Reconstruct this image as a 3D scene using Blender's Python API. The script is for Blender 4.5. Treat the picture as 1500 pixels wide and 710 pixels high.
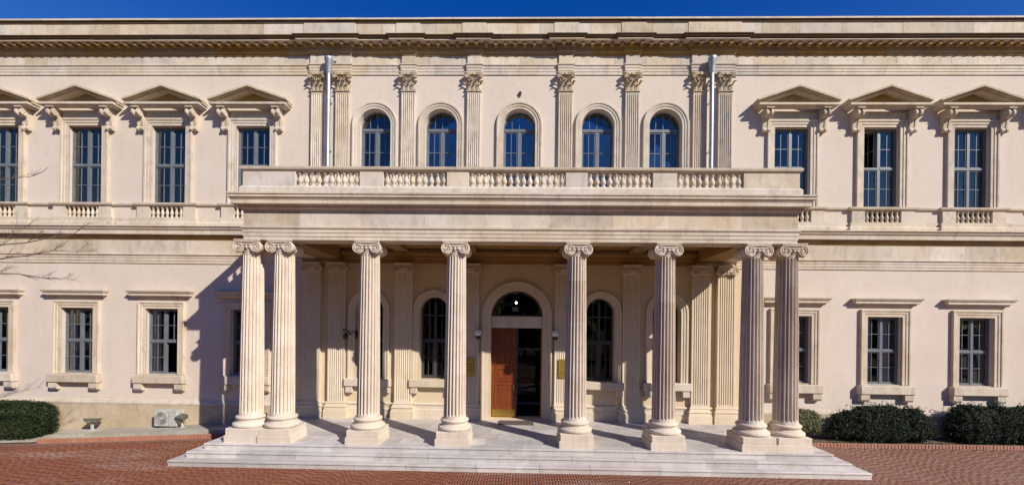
import bpy, bmesh, math, random
import numpy as np
from mathutils import Vector, Matrix
random.seed(7); rng = np.random.default_rng(7)
R = math.radians; PI = math.pi
for o in list(bpy.data.objects): bpy.data.objects.remove(o)
SC = bpy.context.scene; COL = SC.collection

# ------------------------------------------------------------------ camera
cam_d = bpy.data.cameras.new('camera'); cam = bpy.data.objects.new('camera', cam_d); COL.objects.link(cam)
cam_d.sensor_width = 36.0; cam_d.lens = 620 / 1500 * 36; cam_d.shift_y = 125 / 1500
cam_d.clip_start = 0.1; cam_d.clip_end = 3000
cam.matrix_world = (Matrix.Translation((0.15, -15.8, 3.87)) @ Matrix.Rotation(R(1.2), 4, 'Z')
                    @ Matrix.Rotation(R(90), 4, 'X') @ Matrix.Rotation(R(0.7), 4, 'Z'))
SC.camera = cam
# ------------------------------------------------------------------ sky and sun
SUN = Vector((1.134, -1.0, 1.0)).normalized()          # towards the sun
w = bpy.data.worlds.new('World'); SC.world = w; w.use_nodes = True
nt = w.node_tree; nt.nodes.clear()
sky = nt.nodes.new('ShaderNodeTexSky'); sky.sky_type = 'NISHITA'; sky.sun_disc = False
sky.sun_elevation = math.asin(SUN.z); sky.sun_rotation = math.atan2(SUN.x, SUN.y)
sky.altitude = 0; sky.air_density = 2.0; sky.dust_density = 0.0; sky.ozone_density = 9.0
bg = nt.nodes.new('ShaderNodeBackground'); bg.inputs['Strength'].default_value = 0.088
wo = nt.nodes.new('ShaderNodeOutputWorld')
hs = nt.nodes.new('ShaderNodeHueSaturation'); hs.inputs['Saturation'].default_value = 1.32; hs.inputs['Hue'].default_value = 0.532; hs.inputs['Value'].default_value = 1.0
nt.links.new(sky.outputs[0], hs.inputs['Color']); nt.links.new(hs.outputs[0], bg.inputs['Color']); nt.links.new(bg.outputs[0], wo.inputs['Surface'])
sl = bpy.data.lights.new('sun', 'SUN'); sl.energy = 5.0; sl.angle = R(0.53); sl.color = (1.0, 0.93, 0.82)
so = bpy.data.objects.new('sun', sl); COL.objects.link(so); so.location = (20, -20, 25)
so.rotation_euler = (-SUN).to_track_quat('-Z', 'Y').to_euler()
SC.view_settings.view_transform = 'Standard'; SC.view_settings.look = 'None'
SC.view_settings.gamma = 1.0; SC.view_settings.exposure = 0.24; SC.view_settings.use_curve_mapping = False
SC.render.engine = 'CYCLES'

# ------------------------------------------------------------------ materials
def mat_new(name):
    m = bpy.data.materials.new(name); m.use_nodes = True
    nt = m.node_tree; b = nt.nodes['Principled BSDF']
    return m, nt, b
def N(nt, t, **kw):
    n = nt.nodes.new(t)
    for k, v in kw.items(): setattr(n, k, v)
    return n
def mixc(nt, fac, a, b, mode='MIX'):
    n = N(nt, 'ShaderNodeMix', data_type='RGBA', blend_type=mode, clamp_factor=True)
    for s, v in ((0, fac), (6, a), (7, b)):
        if hasattr(v, 'links') or hasattr(v, 'is_linked'): nt.links.new(v, n.inputs[s])
        else: n.inputs[s].default_value = v if s == 0 else (*v[:3], 1)
    return n.outputs[2]
def noise(nt, vec, scale, detail=5, rough=.55):
    n = N(nt, 'ShaderNodeTexNoise'); n.inputs['Scale'].default_value = scale
    n.inputs['Detail'].default_value = detail; n.inputs['Roughness'].default_value = rough
    nt.links.new(vec, n.inputs['Vector']); return n.outputs['Fac']
def mapr(nt, v, a, b, c=0., d=1.):
    n = N(nt, 'ShaderNodeMapRange', clamp=True)
    for i, x in enumerate((a, b, c, d)): n.inputs[i + 1].default_value = x
    nt.links.new(v, n.inputs[0]); return n.outputs[0]
def math_(nt, op, a, b=0.):
    n = N(nt, 'ShaderNodeMath', operation=op)
    for i, v in enumerate((a, b)):
        if hasattr(v, 'is_linked'): nt.links.new(v, n.inputs[i])
        else: n.inputs[i].default_value = v
    return n.outputs[0]
def vscale(nt, vec, s):
    n = N(nt, 'ShaderNodeMapping'); n.inputs['Scale'].default_value = s
    nt.links.new(vec, n.inputs['Vector']); return n.outputs[0]
def bump(nt, b, h, strength, dist):
    n = N(nt, 'ShaderNodeBump'); n.inputs['Strength'].default_value = strength; n.inputs['Distance'].default_value = dist
    nt.links.new(h, n.inputs['Height']); nt.links.new(n.outputs[0], b.inputs['Normal'])

def stone(name, c1, c2, stain=(.33, .22, .10), stain_amt=.4, streak=.25, rough=.85, bmp=.35, rnd=.10, patch=.55, drums=False, speck=0., speckc=(.27, .23, .18)):
    m, nt, b = mat_new(name)
    pos = N(nt, 'ShaderNodeNewGeometry').outputs['Position']
    oi = N(nt, 'ShaderNodeObjectInfo').outputs['Random']
    big = noise(nt, pos, patch, 4, .6)
    col = mixc(nt, mapr(nt, big, .35, .65), c1, c2)
    st = noise(nt, vscale(nt, pos, (1, 1, .12)), 2.6, 6, .65)
    col = mixc(nt, mapr(nt, st, .52, .82, 0, streak), col, stain)
    bl = noise(nt, pos, 1.7, 8, .7)
    col = mixc(nt, mapr(nt, bl, .56, .78, 0, stain_amt), col, stain)
    if speck:
        sp_ = noise(nt, vscale(nt, pos, (1, 1, .55)), 3.6, 10, .74)
        col = mixc(nt, mapr(nt, sp_, .50, .70, 0, speck), col, speckc)
    if drums:
        sx = N(nt, 'ShaderNodeSeparateXYZ'); nt.links.new(pos, sx.inputs[0])
        k = math_(nt, 'FLOOR', math_(nt, 'ADD', math_(nt, 'MULTIPLY', sx.outputs[2], .85), math_(nt, 'MULTIPLY', oi, 7.3)))
        wn = N(nt, 'ShaderNodeTexWhiteNoise', noise_dimensions='2D')
        cv = N(nt, 'ShaderNodeCombineXYZ'); nt.links.new(k, cv.inputs[0]); nt.links.new(oi, cv.inputs[1]); nt.links.new(cv.outputs[0], wn.inputs['Vector'])
        at = N(nt, 'ShaderNodeAttribute', attribute_type='OBJECT', attribute_name='weathering').outputs['Fac']
        col = mixc(nt, math_(nt, 'MULTIPLY', math_(nt, 'MULTIPLY', wn.outputs['Value'], wn.outputs['Value']), mapr(nt, at, 0, 1, .08, .6)), col, (.50, .35, .23))
        sk = noise(nt, vscale(nt, pos, (9, 9, .35)), 1.6, 6, .7)
        f = math_(nt, 'MULTIPLY', mapr(nt, sk, .42, .66, 0, 1), math_(nt, 'MULTIPLY', math_(nt, 'ADD', math_(nt, 'MULTIPLY', at, 1.15), .10), math_(nt, 'ADD', wn.outputs['Value'], .35)))
        col = mixc(nt, f, col, (.30, .235, .18))
    fine = noise(nt, pos, 24, 7, .7)
    col = mixc(nt, mapr(nt, fine, .3, .7, 0, .22), col, (c1[0] * .72, c1[1] * .69, c1[2] * .64))
    hv = N(nt, 'ShaderNodeHueSaturation'); nt.links.new(col, hv.inputs['Color'])
    nt.links.new(mapr(nt, oi, 0, 1, 1 - rnd, 1 + rnd * .6), hv.inputs['Value'])
    nt.links.new(mapr(nt, math_(nt, 'FRACT', math_(nt, 'MULTIPLY', oi, 13.7)), 0, 1, 1 - rnd * 1.6, 1 + rnd * 1.6), hv.inputs['Saturation'])
    nt.links.new(hv.outputs[0], b.inputs['Base Color'])
    b.inputs['Roughness'].default_value = rough; b.inputs['Specular IOR Level'].default_value = .25
    h = math_(nt, 'ADD', fine, math_(nt, 'MULTIPLY', noise(nt, pos, 4.5, 6, .6), 1.4))
    bump(nt, b, h, bmp, .012)
    return m
def plain(name, c, rough=.5, metal=0., var=.15, scale=6, bmp=0., spec=.5):
    m, nt, b = mat_new(name)
    pos = N(nt, 'ShaderNodeNewGeometry').outputs['Position']
    n = noise(nt, pos, scale, 6, .6)
    col = mixc(nt, mapr(nt, n, .3, .7), tuple(x * (1 - var) for x in c), tuple(min(1, x * (1 + var)) for x in c))
    nt.links.new(col, b.inputs['Base Color'])
    b.inputs['Roughness'].default_value = rough; b.inputs['Metallic'].default_value = metal
    b.inputs['Specular IOR Level'].default_value = spec
    if bmp: bump(nt, b, noise(nt, pos, scale * 8, 5), bmp, .01)
    return m
M = {}
M['stucco'] = stone('stucco', (.66, .57, .49), (.62, .53, .445), stain=(.48, .37, .27), stain_amt=.30, streak=.30, bmp=.30, rnd=0, patch=.45, speck=.16, speckc=(.42, .34, .27))
M['stone'] = stone('stone', (.64, .56, .475), (.55, .465, .35), stain=(.33, .26, .17), stain_amt=.62, streak=.55, rnd=.17, patch=.9, speck=.55)
M['trim'] = stone('trim_stone', (.65, .565, .465), (.56, .47, .36), stain=(.38, .29, .18), stain_amt=.55, streak=.48, rnd=.10, patch=1.1, speck=.60)
M['weathered_shaded'] = stone('weathered_shaded_stone', (.125, .075, .038), (.085, .055, .030), stain=(.07, .05, .035), stain_amt=.6, streak=.5, rnd=.12, patch=1.5)  # weathered brown; on the parapet moulding it paints the shadow under the coping
M['shaded_ochre'] = stone('shaded_ochre_stone', (.40, .265, .12), (.31, .20, .09), stain=(.16, .10, .045), stain_amt=.6, streak=.5, rnd=.12, patch=1.3)  # ochre with the brown of shaded soffits and recesses put into its colour
M['column'] = stone('column_stone', (.70, .62, .53), (.64, .545, .44), stain=(.47, .33, .19), stain_amt=.32, streak=.32, rnd=.03, patch=1.4, drums=True, bmp=.35, speck=.35)
M['carved'] = stone('carved_stone', (.60, .50, .38), (.46, .37, .26), stain=(.20, .15, .09), stain_amt=.8, streak=.5, rnd=.12, patch=3.0)
M['porchtrim'] = stone('porch_trim_stone', (.67, .575, .45), (.61, .51, .38), stain=(.38, .27, .14), stain_amt=.45, streak=.4, rnd=.06, patch=1.1)
M['porchwall'] = stone('cream_stucco', (.65, .535, .37), (.60, .485, .325), stain=(.46, .33, .18), stain_amt=.2, streak=.2, rnd=0, bmp=.2, patch=.5)
M['marble'] = stone('marble', (.58, .545, .52), (.47, .44, .425), stain=(.30, .27, .25), stain_amt=.7, streak=.0, rnd=.20, rough=.55, bmp=.12, patch=1.4, speck=.65, speckc=(.33, .29, .26))
M['ramp'] = stone('rough_stone', (.47, .43, .355), (.36, .33, .27), stain=(.16, .14, .11), stain_amt=.6, streak=.2, rnd=.15, bmp=.6, patch=2)
M['plinth'] = stone('plinth_render', (.56, .46, .34), (.44, .34, .21), stain=(.30, .21, .10), stain_amt=.8, streak=.5, rnd=0, bmp=1.0, patch=1.3, speck=.55, speckc=(.36, .28, .17))
M['frame'] = plain('painted_grey_wood', (.14, .155, .175), .45, var=.15)
M['darkframe'] = plain('dark_frame', (.055, .055, .06), .45)
M['interior'] = plain('interior', (.022, .02, .019), .8)
M['curtain'] = plain('curtain', (.80, .79, .77), .9, var=.1)
M['blind'] = plain('blind', (.42, .30, .17), .9, var=.15)
M['metal'] = plain('galvanised', (.42, .45, .49), .55, .8, var=.2)
M['iron'] = plain('iron', (.025, .022, .02), .6)
M['brass'] = plain('brass', (.55, .36, .09), .38, 1., var=.15, scale=10)
M['gold'] = plain('gold_plaque', (.50, .35, .06), .42, .75, var=.12)
M['goldtext'] = plain('plaque_lettering', (.10, .06, .02), .6)
M['white'] = plain('white_paint', (.70, .69, .66), .5, var=.08)
M['acgrey'] = plain('ac_casing', (.44, .43, .39), .5, var=.15)
M['grille'] = plain('fan_grille', (.16, .155, .145), .5)
M['lampgrey'] = plain('lamp_housing', (.13, .125, .10), .6)
M['black'] = plain('black_plastic', (.03, .03, .03), .5)
M['mat'] = plain('rubber_mat', (.10, .08, .065), .9, bmp=.3, scale=20)
M['soil'] = plain('soil', (.12, .085, .055), .95, var=.35, bmp=.8, scale=5)
M['mortar'] = plain('joint_sand', (.20, .105, .07), .95, var=.25, bmp=.5)
M['trunk'] = plain('bark', (.10, .075, .055), .9, var=.3, bmp=.8, scale=8)
M['twig'] = plain('twig_bark', (.16, .11, .085), .8, var=.2)
M['roof'] = plain('roof_sheet', (.25, .22, .2), .8)
def wood():
    m, nt, b = mat_new('door_wood')
    pos = N(nt, 'ShaderNodeNewGeometry').outputs['Position']
    n = noise(nt, vscale(nt, pos, (14, 14, .7)), 2, 6, .6)
    nt.links.new(mixc(nt, mapr(nt, n, .3, .7), (.12, .024, .006), (.23, .055, .013)), b.inputs['Base Color'])
    b.inputs['Roughness'].default_value = .35
    return m
M['wood'] = wood()
def brick(name, a, b_, c, pale_amt):
    m, nt, b = mat_new(name)
    g = N(nt, 'ShaderNodeNewGeometry'); pos = g.outputs['Position']
    isl = g.outputs['Random Per Island']
    col = mixc(nt, mapr(nt, isl, 0, 1), a, tuple(.5 * (p + q) for p, q in zip(a, b_)))
    col = mixc(nt, mapr(nt, math_(nt, 'FRACT', math_(nt, 'MULTIPLY', isl, 7.7)), .7, 1.0, 0, .35), col, c)
    n1 = noise(nt, vscale(nt, pos, (.30, .9, 1)), .8, 8, .7)          # lime bloom and dust drifts
    col = mixc(nt, mapr(nt, n1, .53, .76, 0, pale_amt), col, (.42, .30, .25))
    sx = N(nt, 'ShaderNodeSeparateXYZ'); nt.links.new(pos, sx.inputs[0])           # the eastern half is dustier, more trodden
    dust = math_(nt, 'MULTIPLY', mapr(nt, sx.outputs[0], -2, 11, 0, .75), mapr(nt, noise(nt, pos, .9, 6, .65), .25, .7, .35, 1))
    col = mixc(nt, dust, col, (.33, .205, .165))
    n2 = noise(nt, pos, .45, 5, .6)
    col = mixc(nt, mapr(nt, n2, .5, .72, 0, .45), col, (.22, .085, .035))
    col = mixc(nt, mapr(nt, noise(nt, pos, 9, 7, .7), .4, .72, 0, .4), col, (.17, .075, .05))
    nt.links.new(col, b.inputs['Base Color']); b.inputs['Roughness'].default_value = .82
    b.inputs['Specular IOR Level'].default_value = .3
    bump(nt, b, noise(nt, pos, 45, 5), .5, .008)
    return m
M['brick'] = brick('paving_brick', (.235, .080, .038), (.165, .054, .026), (.29, .15, .105), .8)
M['edgebrick'] = brick('edging_brick', (.44, .20, .125), (.33, .135, .075), (.50, .30, .21), .4)
def leaf(name, a, b_, c):
    m, nt, b = mat_new(name)
    g = N(nt, 'ShaderNodeNewGeometry'); isl = g.outputs['Random Per Island']
    col = mixc(nt, isl, a, b_)
    col = mixc(nt, mapr(nt, math_(nt, 'FRACT', math_(nt, 'MULTIPLY', isl, 9.1)), .86, 1, 0, .8), col, c)
    col = mixc(nt, mapr(nt, noise(nt, g.outputs['Position'], 2.2, 4), .35, .7, 0, .5), col, a)
    nt.links.new(col, b.inputs['Base Color']); b.inputs['Roughness'].default_value = .65
    b.inputs['Specular IOR Level'].default_value = .14
    return m
M['leaf'] = leaf('hedge_leaf', (.015, .028, .011), (.040, .064, .022), (.08, .09, .04))
M['leafgrey'] = leaf('shrub_leaf', (.013, .024, .014), (.042, .060, .035), (.10, .10, .06))
M['leafolive'] = leaf('olive_leaf', (.13, .14, .07), (.22, .22, .13), (.30, .25, .13))
M['grass'] = leaf('grass', (.07, .09, .02), (.12, .12, .035), (.22, .17, .07))
def glass(name, tint, ior):
    m, nt, b = mat_new(name); nt.nodes.remove(b)
    out = nt.nodes['Material Output']
    fr = N(nt, 'ShaderNodeFresnel'); fr.inputs['IOR'].default_value = ior
    tr = N(nt, 'ShaderNodeBsdfTransparent'); tr.inputs['Color'].default_value = (*tint, 1)
    gl = N(nt, 'ShaderNodeBsdfGlossy'); gl.inputs['Roughness'].default_value = .012
    pos = N(nt, 'ShaderNodeNewGeometry').outputs['Position']
    bn = N(nt, 'ShaderNodeBump'); bn.inputs['Strength'].default_value = .05; bn.inputs['Distance'].default_value = .02
    nt.links.new(noise(nt, pos, 1.8, 2), bn.inputs['Height']); nt.links.new(bn.outputs[0], gl.inputs['Normal'])
    mx = N(nt, 'ShaderNodeMixShader')
    nt.links.new(fr.outputs[0], mx.inputs[0]); nt.links.new(tr.outputs[0], mx.inputs[1]); nt.links.new(gl.outputs[0], mx.inputs[2])
    nt.links.new(mx.outputs[0], out.inputs['Surface'])
    return m
M['glass'] = glass('window_glass', (.90, .92, .92), 1.32); M['skyglass'] = glass('upper_window_glass', (.85, .88, .90), 2.2)
def emit(name, c, s):
    m, nt, b = mat_new(name)
    b.inputs['Base Color'].default_value = (*c, 1); b.inputs['Emission Color'].default_value = (*c, 1); b.inputs['Emission Strength'].default_value = s
    return m
M['bulb'] = emit('lit_bulb', (1, .62, .22), 9); M['bulbw'] = emit('lit_bulb_white', (1, .9, .8), 9)

# ------------------------------------------------------------------ mesh helpers
class MB:
    def __init__(s): s.v = []; s.f = []
    def add(s, v, f):
        k = len(s.v); s.v += [tuple(p) for p in v]; s.f += [tuple(i + k for i in q) for q in f]; return s
    def box(s, x0, x1, y0, y1, z0, z1):
        return s.add([(x0, y0, z0), (x1, y0, z0), (x1, y1, z0), (x0, y1, z0), (x0, y0, z1), (x1, y0, z1), (x1, y1, z1), (x0, y1, z1)],
                     [(3, 2, 1, 0), (4, 5, 6, 7), (0, 1, 5, 4), (1, 2, 6, 5), (2, 3, 7, 6), (3, 0, 4, 7)])
    def cbox(s, x0, x1, y0, y1, z0, z1, c=.006):
        # block with chamfered front edges (front is -y)
        return s.add([(x0, y1, z0), (x1, y1, z0), (x1, y1, z1), (x0, y1, z1), (x0, y0 + c, z0), (x1, y0 + c, z0), (x1, y0 + c, z1), (x0, y0 + c, z1),
                      (x0 + c, y0, z0 + c), (x1 - c, y0, z0 + c), (x1 - c, y0, z1 - c), (x0 + c, y0, z1 - c)],
                     [(0, 3, 2, 1), (0, 1, 5, 4), (1, 2, 6, 5), (2, 3, 7, 6), (3, 0, 4, 7), (4, 5, 9, 8), (5, 6, 10, 9), (6, 7, 11, 10), (7, 4, 8, 11), (8, 9, 10, 11)])
    def lathe(s, prof, n=16, c=(0, 0, 0), axis='z'):
        v = []; f = []; m = len(prof)
        for (r, h) in prof:
            for i in range(n):
                a = 2 * PI * i / n; p = (r * math.cos(a), r * math.sin(a), h)
                if axis == 'x': p = (p[2], p[0], p[1])
                if axis == 'y': p = (p[1], p[2], p[0])
                v.append((p[0] + c[0], p[1] + c[1], p[2] + c[2]))
        for j in range(m - 1):
            for i in range(n): f.append((j * n + i, j * n + (i + 1) % n, (j + 1) * n + (i + 1) % n, (j + 1) * n + i))
        f.append(tuple(reversed(range(n)))); f.append(tuple(range((m - 1) * n, m * n)))
        return s.add(v, f)
    def sweep(s, path, prof, mp=lambda a, b, h: (a, b, h), caps=True):
        P = [Vector(p) for p in path]; n = len(P); k = len(prof); v = []; f = []
        nn = []
        for i in range(n - 1):
            d = (P[i + 1] - P[i]).normalized(); nn.append(Vector((d.y, -d.x)))
        for i in range(n):
            if i == 0: m = nn[0]
            elif i == n - 1: m = nn[-1]
            else: m = (nn[i - 1] + nn[i]) / (1 + nn[i - 1].dot(nn[i]))
            for o, h in prof: v.append(mp(P[i].x + m.x * o, P[i].y + m.y * o, h))
        for i in range(n - 1):
            for j in range(k):
                f.append((i * k + j, i * k + (j + 1) % k, (i + 1) * k + (j + 1) % k, (i + 1) * k + j))
        if caps: f.append(tuple(range(k))); f.append(tuple(reversed(range((n - 1) * k, n * k))))
        return s.add(v, f)
    def prism(s, poly, h0, h1, mp):
        n = len(poly)
        v = [mp(a, b, h0) for a, b in poly] + [mp(a, b, h1) for a, b in poly]
        f = [tuple(range(n)), tuple(reversed(range(n, 2 * n)))] + [(i, (i + 1) % n, (i + 1) % n + n, i + n) for i in range(n)]
        return s.add(v, f)
    def tube(s, pts, rad, n=6):
        pts = [Vector(p) for p in pts]; v = []; f = []
        if not hasattr(rad, '__len__'): rad = [rad] * len(pts)
        for i, p in enumerate(pts):
            d = (pts[min(i + 1, len(pts) - 1)] - pts[max(i - 1, 0)]).normalized()
            u = d.cross(Vector((0, 0, 1)) if abs(d.z) < .9 else Vector((1, 0, 0))).normalized(); w_ = d.cross(u)
            for k in range(n):
                a = 2 * PI * k / n; v.append(p + (u * math.cos(a) + w_ * math.sin(a)) * rad[i])
        for i in range(len(pts) - 1):
            for k in range(n): f.append((i * n + k, i * n + (k + 1) % n, (i + 1) * n + (k + 1) % n, (i + 1) * n + k))
        f.append(tuple(range(n))); f.append(tuple(reversed(range((len(pts) - 1) * n, len(pts) * n))))
        return s.add(v, f)
    def mesh(s, name, mat, smooth=None, fix=True):
        me = bpy.data.meshes.new(name); me.from_pydata(s.v, [], s.f)
        if fix:
            b = bmesh.new(); b.from_mesh(me); bmesh.ops.recalc_face_normals(b, faces=b.faces); b.to_mesh(me); b.free()
        if smooth:
            me.polygons.foreach_set('use_smooth', [True] * len(me.polygons)); me.set_sharp_from_angle(angle=R(smooth))
        me.materials.append(mat); return me
XZ = lambda a, b, h: (a, -h, b)             # in-plane x, z with h towards the street
def put(name, me, parent=None, loc=(0, 0, 0), rot=None, scale=None):
    o = bpy.data.objects.new(name, me); COL.objects.link(o); o.location = loc
    if rot: o.rotation_euler = rot
    if scale: o.scale = scale
    if parent: o.parent = parent
    return o
def part(name, mb, mat, parent=None, loc=(0, 0, 0), smooth=None, rot=None):
    return put(name, mb.mesh(name, M[mat], smooth), parent, loc, rot)
def empty(name, loc=(0, 0, 0), rz=0, parent=None):
    o = bpy.data.objects.new(name, None); COL.objects.link(o); o.location = loc; o.rotation_euler = (0, 0, rz); o.empty_display_size = .3
    if parent: o.parent = parent
    return o
def tag(o, label=None, cat=None, group=None, kind=None):
    if label: o['label'] = label
    if cat: o['category'] = cat
    if group: o['group'] = group
    if kind: o['kind'] = kind
    return o
def mesh_np(name, v, f, mat, smooth=False):
    me = bpy.data.meshes.new(name); nv = len(v); nf = len(f); k = f.shape[1]
    me.vertices.add(nv); me.vertices.foreach_set('co', v.astype(np.float32).ravel())
    me.loops.add(nf * k); me.loops.foreach_set('vertex_index', f.astype(np.int32).ravel())
    me.polygons.add(nf); me.polygons.foreach_set('loop_start', np.arange(0, nf * k, k, dtype=np.int32))
    me.update(calc_edges=True); me.validate(); me.materials.append(mat)
    return me

# ------------------------------------------------------------------ levels of the place
FL = 0.50                       # porch floor
YU, YL = 0.0, -0.22             # faces of the upper and the lower wall
def gz(x):                      # the forecourt falls gently towards its western end
    return -0.20 * min(1.0, max(0.0, (-9.5 - x) / 8.0))

# ------------------------------------------------------------------ ground
g = MB(); g.add([(-1500, -1500, -.32), (1500, -1500, -.32), (1500, 1500, -.32), (-1500, 1500, -.32)], [(0, 1, 2, 3)])
tag(part('ground', g, 'soil'), kind='structure')
g = MB(); xs = [-60, -17.5, -9.5, 60]
v = []; f = []
for i, x in enumerate(xs): v += [(x, -60, gz(x) - .008), (x, -.1, gz(x) - .008)]
f = [(2 * i, 2 * i + 2, 2 * i + 3, 2 * i + 1) for i in range(3)]
g.add(v, f); fore = tag(part('forecourt', g, 'mortar'), kind='structure')
def brick_field(x0, x1, y0, y1, L=.215, Wd=.072, gap=.006):
    nx = int((x1 - x0) / Wd); ny = int((y1 - y0) / L) + 1
    ii, jj = np.meshgrid(np.arange(nx), np.arange(ny), indexing='ij')
    ii = ii.ravel(); jj = jj.ravel()
    cx = x0 + ii * Wd + Wd / 2; cy = y0 + jj * L + rng.uniform(0, 1, nx)[ii] * L
    n = len(cx)
    cz = np.array([gz(a) for a in cx]) + rng.normal(0, .0007, n)
    hw = Wd / 2 - gap / 2 + rng.normal(0, .0006, n); hl = L / 2 - .0008
    tilt = rng.normal(0, .0022, (n, 2)); b = .003
    V = np.zeros((n, 8, 3))
    for k, (sx, sy) in enumerate(((-1, -1), (1, -1), (1, 1), (-1, 1))):
        V[:, k, 0] = cx + sx * (hw - b); V[:, k, 1] = cy + sy * (hl - b); V[:, k, 2] = cz + sx * hw * tilt[:, 0] + sy * hl * tilt[:, 1]
        V[:, k + 4, 0] = cx + sx * hw; V[:, k + 4, 1] = cy + sy * hl; V[:, k + 4, 2] = cz - .010
    F = np.array([(0, 1, 2, 3), (0, 4, 5, 1), (1, 5, 6, 2), (2, 6, 7, 3), (3, 7, 4, 0)])
    F = (F[None] + (np.arange(n) * 8)[:, None, None]).reshape(-1, 4)
    keep = ~((np.abs(cx) < 9.2) & (cy > -4.3))
    keep &= ~((cx > 8) & (cy > -1.42)); keep &= ~((cx < -8) & (cy > -1.78 + (cx + 10) * .1))
    keepF = np.repeat(keep, 5)
    return V.reshape(-1, 3), F[keepF]
v, f = brick_field(-24, 24, -11, -.9)
used = np.unique(f); rem = -np.ones(len(v), int); rem[used] = np.arange(len(used))
pav = put('paving_bricks', mesh_np('paving_bricks', v[used], rem[f], M['brick']), fore); pav['kind'] = 'stuff'

# marble steps and porch floor (slabs one by one)
steps = tag(empty('steps', (0, -4.2, 0)), kind='structure')
def slab(name, x0, x1, y0, y1, z0, z1, parent, mat='marble', c=.008):
    mb = MB(); mb.add([(x0, y0, z0), (x1, y0, z0), (x1, y1, z0), (x0, y1, z0), (x0, y0, z1 - c), (x1, y0, z1 - c), (x1, y1, z1 - c), (x0, y1, z1 - c),
                       (x0 + c, y0 + c, z1), (x1 - c, y0 + c, z1), (x1 - c, y1 - c, z1), (x0 + c, y1 - c, z1)],
                      [(3, 2, 1, 0), (0, 1, 5, 4), (1, 2, 6, 5), (2, 3, 7, 6), (3, 0, 4, 7), (4, 5, 9, 8), (5, 6, 10, 9), (6, 7, 11, 10), (7, 4, 8, 11), (8, 9, 10, 11)])
    ox, oy = parent.location[0], parent.location[1]
    mb.v = [(a - ox, b - oy, c_ - parent.location[2]) for a, b, c_ in mb.v]
    return part(name, mb, mat, parent)
def nosed(x0, x1, y0, y1, z0, z1, parent, front):
    # tread with a rounded nosing over a set-back riser; front: 'y' street side, -1 / 1 west and east sides
    n_ = .022; ox, oy = parent.location[0], parent.location[1]
    rb = [x0, x1, y0, y1]
    if front == 'y': rb[2] += n_
    elif front < 0: rb[0] += n_
    else: rb[1] -= n_
    mb = MB().box(rb[0] - ox, rb[1] - ox, rb[2] - oy, rb[3] - oy, z0, z1 - .045)
    c = .012; a0, a1, b0, b1 = x0 - ox, x1 - ox, y0 - oy, y1 - oy
    mb.add([(a0, b0, z1 - .045), (a1, b0, z1 - .045), (a1, b1, z1 - .045), (a0, b1, z1 - .045), (a0, b0, z1 - c), (a1, b0, z1 - c), (a1, b1, z1 - c), (a0, b1, z1 - c),
            (a0 + c * .4, b0 + c, z1), (a1 - c * .4, b0 + c, z1), (a1 - c * .4, b1 - c * .4, z1), (a0 + c * .4, b1 - c * .4, z1)],
           [(3, 2, 1, 0), (0, 1, 5, 4), (1, 2, 6, 5), (2, 3, 7, 6), (3, 0, 4, 7), (4, 5, 9, 8), (5, 6, 10, 9), (6, 7, 11, 10), (7, 4, 8, 11), (8, 9, 10, 11)])
    return part('step_slab' if parent is steps else 'floor_slab', mb, 'marble', parent)
def runs(a, b, lo, hi):
    out = [a]
    while b - out[-1] > hi * 1.25: out.append(out[-1] + random.uniform(lo, hi))
    return out + [b]
for k, (hx, yf) in enumerate(((9.42, -4.50), (9.11, -4.24))):
    z0, z1 = k * .167 - (.3 if k == 0 else .1), (k + 1) * .167
    r = runs(-hx, hx, 1.3, 2.4)
    for a, b in zip(r, r[1:]): nosed(a + .003, b - .003, yf, yf + .56, z0, z1 + random.uniform(-.002, .002), steps, 'y')
    for s in (-1, 1):
        r = runs(yf + .565, -.24, .9, 1.5)
        for a, b in zip(r, r[1:]):
            xa, xb = sorted((s * hx, s * (hx - .58)))
            nosed(xa, xb, a + .003, b - .003, z0, z1, steps, s)
floor = tag(empty('porch_floor', (0, -2, 0)), kind='structure')
mb = MB().box(-8.7, 8.7, -1.85, 1.7, -.3, .44); part('bed', mb, 'ramp', floor)
ry = [-3.98, -3.62, -2.98, -2.34, -1.70, -1.06, -.235]
for j in range(len(ry) - 1):
    r = runs(-8.8, 8.8, 1.0 if j else 1.4, 1.5 if j else 2.2)
    for a, b in zip(r, r[1:]):
      if j == 0: nosed(a + .002, b - .002, ry[j], ry[j + 1] - .002, .2, FL, floor, 'y')
      else: slab('floor_slab', a + .002, b - .002, ry[j] + .002, ry[j + 1] - .002, .335 if j == 0 else .44, FL + random.uniform(-.0015, .0015), floor, c=.004)

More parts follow.
